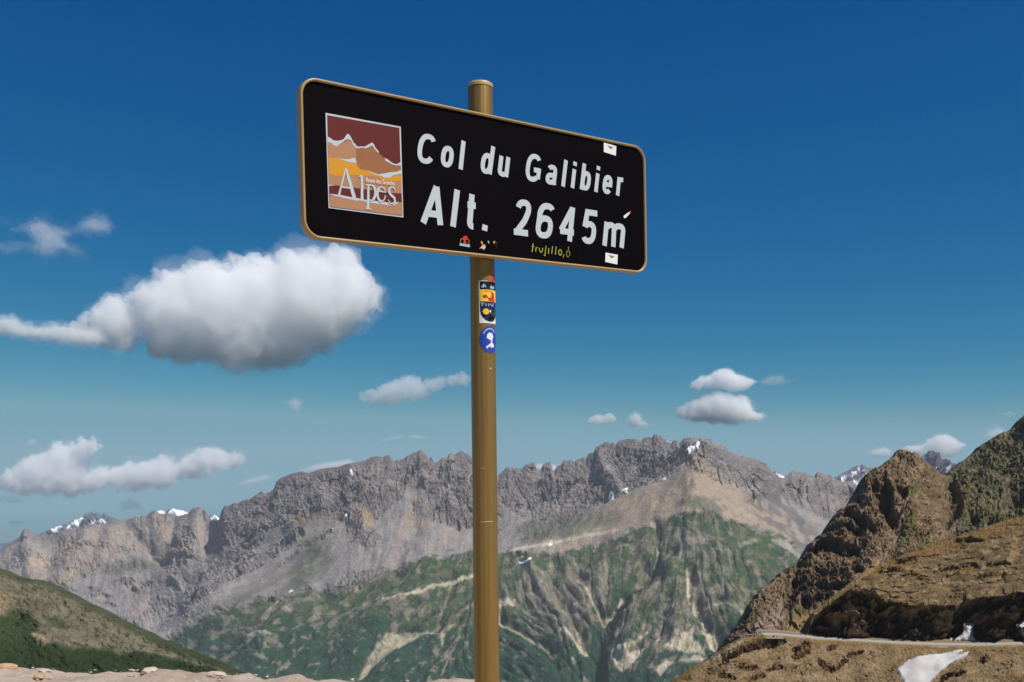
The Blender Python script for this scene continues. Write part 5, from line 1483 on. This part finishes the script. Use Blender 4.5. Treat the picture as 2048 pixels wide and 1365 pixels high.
def cumulus(pts, D, dens, label, seed, depth=.75, lean=1.0):
    """heaped cloud: many billows of three sizes grown together, with a thin veil outside and a denser heart"""
    rnd = np.random.default_rng(seed)
    xs_, ys_ = np.array([p[0] for p in pts]), np.array([p[1] for p in pts])
    hgt = ys_.max() - ys_.min()
    px = D / FP
    n = 6000
    X, Y = rnd.uniform(xs_.min(), xs_.max(), n), rnd.uniform(ys_.min(), ys_.max(), n)
    sd = poly_sd(X, Y, pts, 1e4)
    smax = sd.max()
    balls = []
    def take(cnt, lo, hi, need, surf):
        k = 0
        for i in rnd.permutation(n):
            r = rnd.uniform(lo, hi)
            if sd[i] < need * r:
                continue
            r = min(r, sd[i] * 1.15 + .5)
            T = depth * math.sqrt(max(sd[i] * (2 * smax - sd[i]), 0))
            u = rnd.uniform(-1, 1) if not surf else (rnd.uniform(.55, 1) * (1 if rnd.random() < .3 else -1))
            balls.append((X[i], Y[i], max(abs(u) * T - .5 * r, 0) * math.copysign(1, u), r))
            k += 1
            if k >= cnt:
                return
    area = (sd > 0).mean() * (xs_.max() - xs_.min()) * hgt / (hgt * hgt)
    take(int(14 * area) + 3, smax * .55, smax * .95, .8, False)
    take(int(60 * area) + 8, smax * .22, smax * .45, .75, True)
    take(int(190 * area) + 20, smax * .09, smax * .2, .6, True)
    take(int(220 * area) + 30, smax * .05, smax * .1, .4, True)
    c = np.array(world_at(xs_.mean(), ys_.mean(), D))
    bm = bmesh.new()
    bmesh.ops.create_icosphere(bm, subdivisions=2, radius=1.0)
    SV = np.array([v.co[:] for v in bm.verts]); SF = np.array([[v.index for v in f.verts] for f in bm.faces])
    bm.free()
    root = None
    for nm, dn, grow, extra in (('cloud', .40, 1.0, 0), ('veil', .06, 1.17, .035), ('heart', .8, .82, 0)):
        V, F = [], []
        for i, (bx, by, bd, r) in enumerate(balls):
            w = np.array(world_at(bx, by, D)) - c
            w[1] += bd * px
            j = rnd.normal(0, extra * hgt * px, 3) if extra else 0
            V.append(SV * (r * grow * px) + w + j)
            F.append(SF + i * len(SV))
        me = bpy.data.meshes.new('lumps')
        me.from_pydata(np.concatenate(V).tolist(), [], np.concatenate(F).tolist())
        to = link(bpy.data.objects.new('lumps', me))
        md = to.modifiers.new('grow_together', 'REMESH')
        md.mode = 'VOXEL'
        md.voxel_size = max(2.0, hgt / 85) * px
        dg = bpy.context.evaluated_depsgraph_get()
        out = bpy.data.meshes.new_from_object(to.evaluated_get(dg))
        bpy.data.objects.remove(to); bpy.data.meshes.remove(me)
        co = np.empty(len(out.vertices) * 3, dtype=np.float32); out.vertices.foreach_get('co', co)
        no = np.empty(len(out.vertices) * 3, dtype=np.float32); out.vertices.foreach_get('normal', no)
        co, no = co.reshape(-1, 3), no.reshape(-1, 3)
        g = co / (hgt * px)
        d_ = 0
        for k_, (fq, am) in enumerate(((4, .05), (9, .038), (19, .022), (40, .011))):
            d_ = d_ + am * (perlin(g[:, 0] * fq + g[:, 1] * fq * .6, g[:, 2] * fq - g[:, 1] * fq * .5, seed + k_ + len(nm)) + .6 * perlin(g[:, 1] * fq + 9, g[:, 2] * fq + g[:, 0] * fq * .4, seed + k_ + 40))
        co = co + no * (d_ * hgt * px)[:, None]
        out.vertices.foreach_set('co', np.ascontiguousarray(co, dtype=np.float32).ravel())
        out.materials.clear()
        out.materials.append(cloud_mat('vapour', dens * dn))
        out.polygons.foreach_set('use_smooth', [True] * len(out.polygons))
        out.update()
        out.name = nm
        o = link(bpy.data.objects.new(nm, out))
        if root is None:
            root = o
            o.location = c
        else:
            o.parent = root
    return tag(root, label, 'cloud', 'clouds in the sky')
c8 = lambda p: scale_pts(p, (0, 400), 2.201)
c6 = lambda p: scale_pts(p, (660, 700), 5.25)
c4 = lambda p: scale_pts(p, (1120, 700), 4.096)
c7 = lambda p: scale_pts(p, (1460, 820), 2.505)
cumulus(c8([(330,600),(340,550),(440,480),(480,450),(560,430),(640,400),(680,350),(690,305),(750,292),(800,320),(850,300),(940,295),(980,270),(1040,240),(1100,250),(1150,230),(1250,232),(1340,235),(1400,205),(1460,198),(1530,225),(1580,270),(1640,330),(1680,400),(1700,470),(1745,485),(1700,500),(1670,540),(1620,580),(1500,615),(1400,680),(1300,745),(1200,740),(1060,745),(1000,715),(880,720),(760,715),(650,680),(500,660),(400,650)]), 9000, .0066, 'big white cumulus with grey base left of the sign post', 11, 0.6)
cloud(c8([(-60,515),(0,508),(60,500),(110,535),(170,548),(240,535),(330,548),(440,560),(480,620),(420,655),(300,648),(200,632),(60,612),(0,606),(-60,600)]), 8200, .009, 'thin wisp trailing from the left end of the big cumulus', .55, 1.3, 2.0, 17)
cloud(c8([(20,75),(60,125),(120,100),(190,75),(260,110),(320,125),(380,75),(430,55),(480,75),(500,110),(480,150),(400,160),(330,150),(300,170),(360,215),(380,240),(340,270),(280,235),(200,270),(130,240),(40,235),(-40,215),(-40,195),(60,190),(140,180),(110,140),(50,130)]), 9000, 0.0026, 'torn thin cloud at the upper left edge above the big cumulus', .5, 1.7, 2.0, 23)
cumulus(c8([(-60,1230),(0,1210),(60,1170),(100,1150),(200,1110),(240,1050),(280,1080),(330,1060),(400,1032),(450,1050),(470,1105),(400,1115),(370,1150),(400,1185),(440,1170),(500,1180),(540,1150),(600,1160),(680,1130),(740,1115),(790,1130),(860,1100),(960,1095),(1040,1105),(1085,1135),(1060,1170),(1000,1205),(900,1215),(800,1240),(700,1270),(560,1290),(420,1285),(330,1305),(200,1300),(80,1290),(-60,1280)]), 17000, .0045, 'long low bank of cloud above the left end of the mountains', 31, 0.7)
cloud(c8([(1030,1252),(1100,1225),(1160,1208),(1195,1212),(1190,1235),(1090,1257)]), 17500, 0.00468, 'small cloud puff right of the long low bank', .7, 1.2, 1.5, 37)
cloud(c8([(1300,1200),(1380,1165),(1450,1150),(1540,1138),(1580,1165),(1500,1200)]), 17500, 0.00676, 'cloud lying on the crest just left of the ragged pinnacles', .7, 1.0, 1.5, 41)
cloud(c8([(520,1330),(570,1305),(620,1320),(630,1365),(530,1372)]), 17000, 0.00234, 'faint puff below the long low bank', .7, 1.4, 1.5, 43)
cloud(c8([(1252,890),(1300,866),(1337,880),(1327,920),(1312,952),(1285,930)]), 14000, 0.00312, 'small torn puff below the big cumulus', .6, 1.6, 1.2, 47)
cumulus(c6([(260,490),(320,440),(480,400),(540,370),(700,300),(880,250),(950,270),(980,330),(1060,290),(1250,270),(1380,230),(1480,250),(1600,260),(1590,330),(1490,360),(1400,400),(1200,410),(1100,450),(960,540),(800,545),(700,590),(500,590),(320,550)]), 14000, .0034, 'slanting cloud touching the post on its left side', 53, 0.7)
cloud(c6([(500,970),(560,935),(640,900),(720,900),(800,910),(880,885),(960,900),(1085,902),(1050,922),(930,948),(800,925),(650,948),(560,968)]), 17000, 0.00416, 'thin flat cloud streak above the pinnacles left of the post', .7, 1.2, 1.0, 59)
cumulus(c4([(1045,320),(1070,270),(1150,220),(1250,190),(1320,150),(1400,155),(1430,190),(1520,220),(1615,252),(1600,285),(1550,312),(1480,345),(1400,350),(1300,325),(1180,325),(1100,335)]), 15000, .0095, 'upper one of two stacked white clouds right of the post', 61, 0.7)
cloud(c4([(1610,265),(1700,210),(1830,195),(1850,245),(1945,245),(1840,285),(1740,305),(1650,290)]), 15200, 0.00286, 'wisp to the right of the two stacked clouds', .6, 1.5, 1.2, 67)
cumulus(c4([(890,490),(980,460),(1050,420),(1130,400),(1200,350),(1300,345),(1500,365),(1560,430),(1600,510),(1680,525),(1755,550),(1680,580),(1540,598),(1360,612),(1200,590),(1050,580),(960,560),(945,515)]), 15000, .008, 'lower one of two stacked white clouds right of the post', 71, 0.7)
cumulus(c4([(208,600),(230,560),(300,525),(360,540),(400,505),(450,530),(472,575),(400,607),(300,632)]), 15500, .007, 'small white puff left of the stacked clouds', 73, 0.8)
cloud(c4([(545,580),(560,530),(620,508),(672,530),(682,570),(745,622),(660,642),(555,637)]), 15500, 0.00676, 'small torn puff between the white puff and the stacked clouds', .7, 1.4, 1.1, 79)
cloud(c7([(685,222),(715,195),(780,184),(812,205),(802,236),(740,247)]), 17000, 0.0078, 'small cloud left of the bright puff over the dark crag', .8, 1.1, 1.1, 83)
cumulus(c7([(835,208),(880,180),(960,175),(1020,135),(1080,120),(1140,155),(1185,176),(1150,198),(1110,240),(980,240),(900,218)]), 17000, .008, 'bright puff standing over the dark crag at the right', 89, 0.7)
cloud(c7([(1255,165),(1290,100),(1340,76),(1385,105),(1400,160),(1290,190)]), 17000, 0.00416, 'faint cloud behind the olive shoulder', .7, 1.3, 1.2, 97)
cloud(c7([(1345,20),(1400,4),(1445,20),(1400,42)]), 16000, 0.0026, 'faint wisp above the olive shoulder', .7, 1.4, 1.1, 101)
cloud([(1060,945),(1066,930),(1080,926),(1098,928),(1120,930),(1125,950)], 17500, 0.0104, 'white cloud showing between the pinnacles right of the post', .8, .8, 1.1, 103)
cloud([(-40,992),(10,988),(40,990),(58,998),(40,1010),(-40,1008)], 17000, 0.00182, 'faint streak under the long low bank at the left edge', .6, 1.3, 1.4, 107)
cloud([(10,1050),(20,1040),(40,1038),(50,1045),(44,1053)], 17500, 0.00364, 'little low cloud over the snowy mountain', .6, 1.2, 1.1, 109)
cloud([(50,888),(58,878),(70,876),(76,886),(64,892)], 17000, 0.00234, 'tiny faint puff above the long low bank', .7, 1.4, 1.1, 113)
cloud([(878,862.6),(890,861),(915,860.5),(930,861.6),(915,863.5),(892,863.6)], 16000, 0.0156, 'short white vapour trail beside the post', .7, .12, .6, 127, name='vapour_trail', cat='vapour trail')

# ------------------------------------------------------------------ air between here and the mountains
ZTOP = max(max((o_.matrix_world @ Vector(c_)).z for c_ in o_.bound_box) for o_ in scene.objects if o_.type == 'MESH' and o_.name.split('.')[0] not in ('cloud', 'veil', 'heart', 'vapour_trail')) + 3
bpy.context.view_layer.update()
hx0, hx1, hy0, hy1, hz0, hz1 = -16500, 16500, -12500, 8900, -1070, ZTOP
V = [(x, y, z) for z in (hz0, hz1) for x, y in ((hx0, hy0), (hx1, hy0), (hx1, hy1), (hx0, hy1))]
Fh = [(3, 2, 1, 0), (4, 5, 6, 7), (0, 1, 5, 4), (1, 2, 6, 5), (2, 3, 7, 6), (3, 0, 4, 7)]
haze_m = cloud_mat('thin_haze', 3.5e-5, (.88, .92, 1.0), 0.0)
tag(mesh_obj('haze', V, Fh, haze_m), kind='stuff')
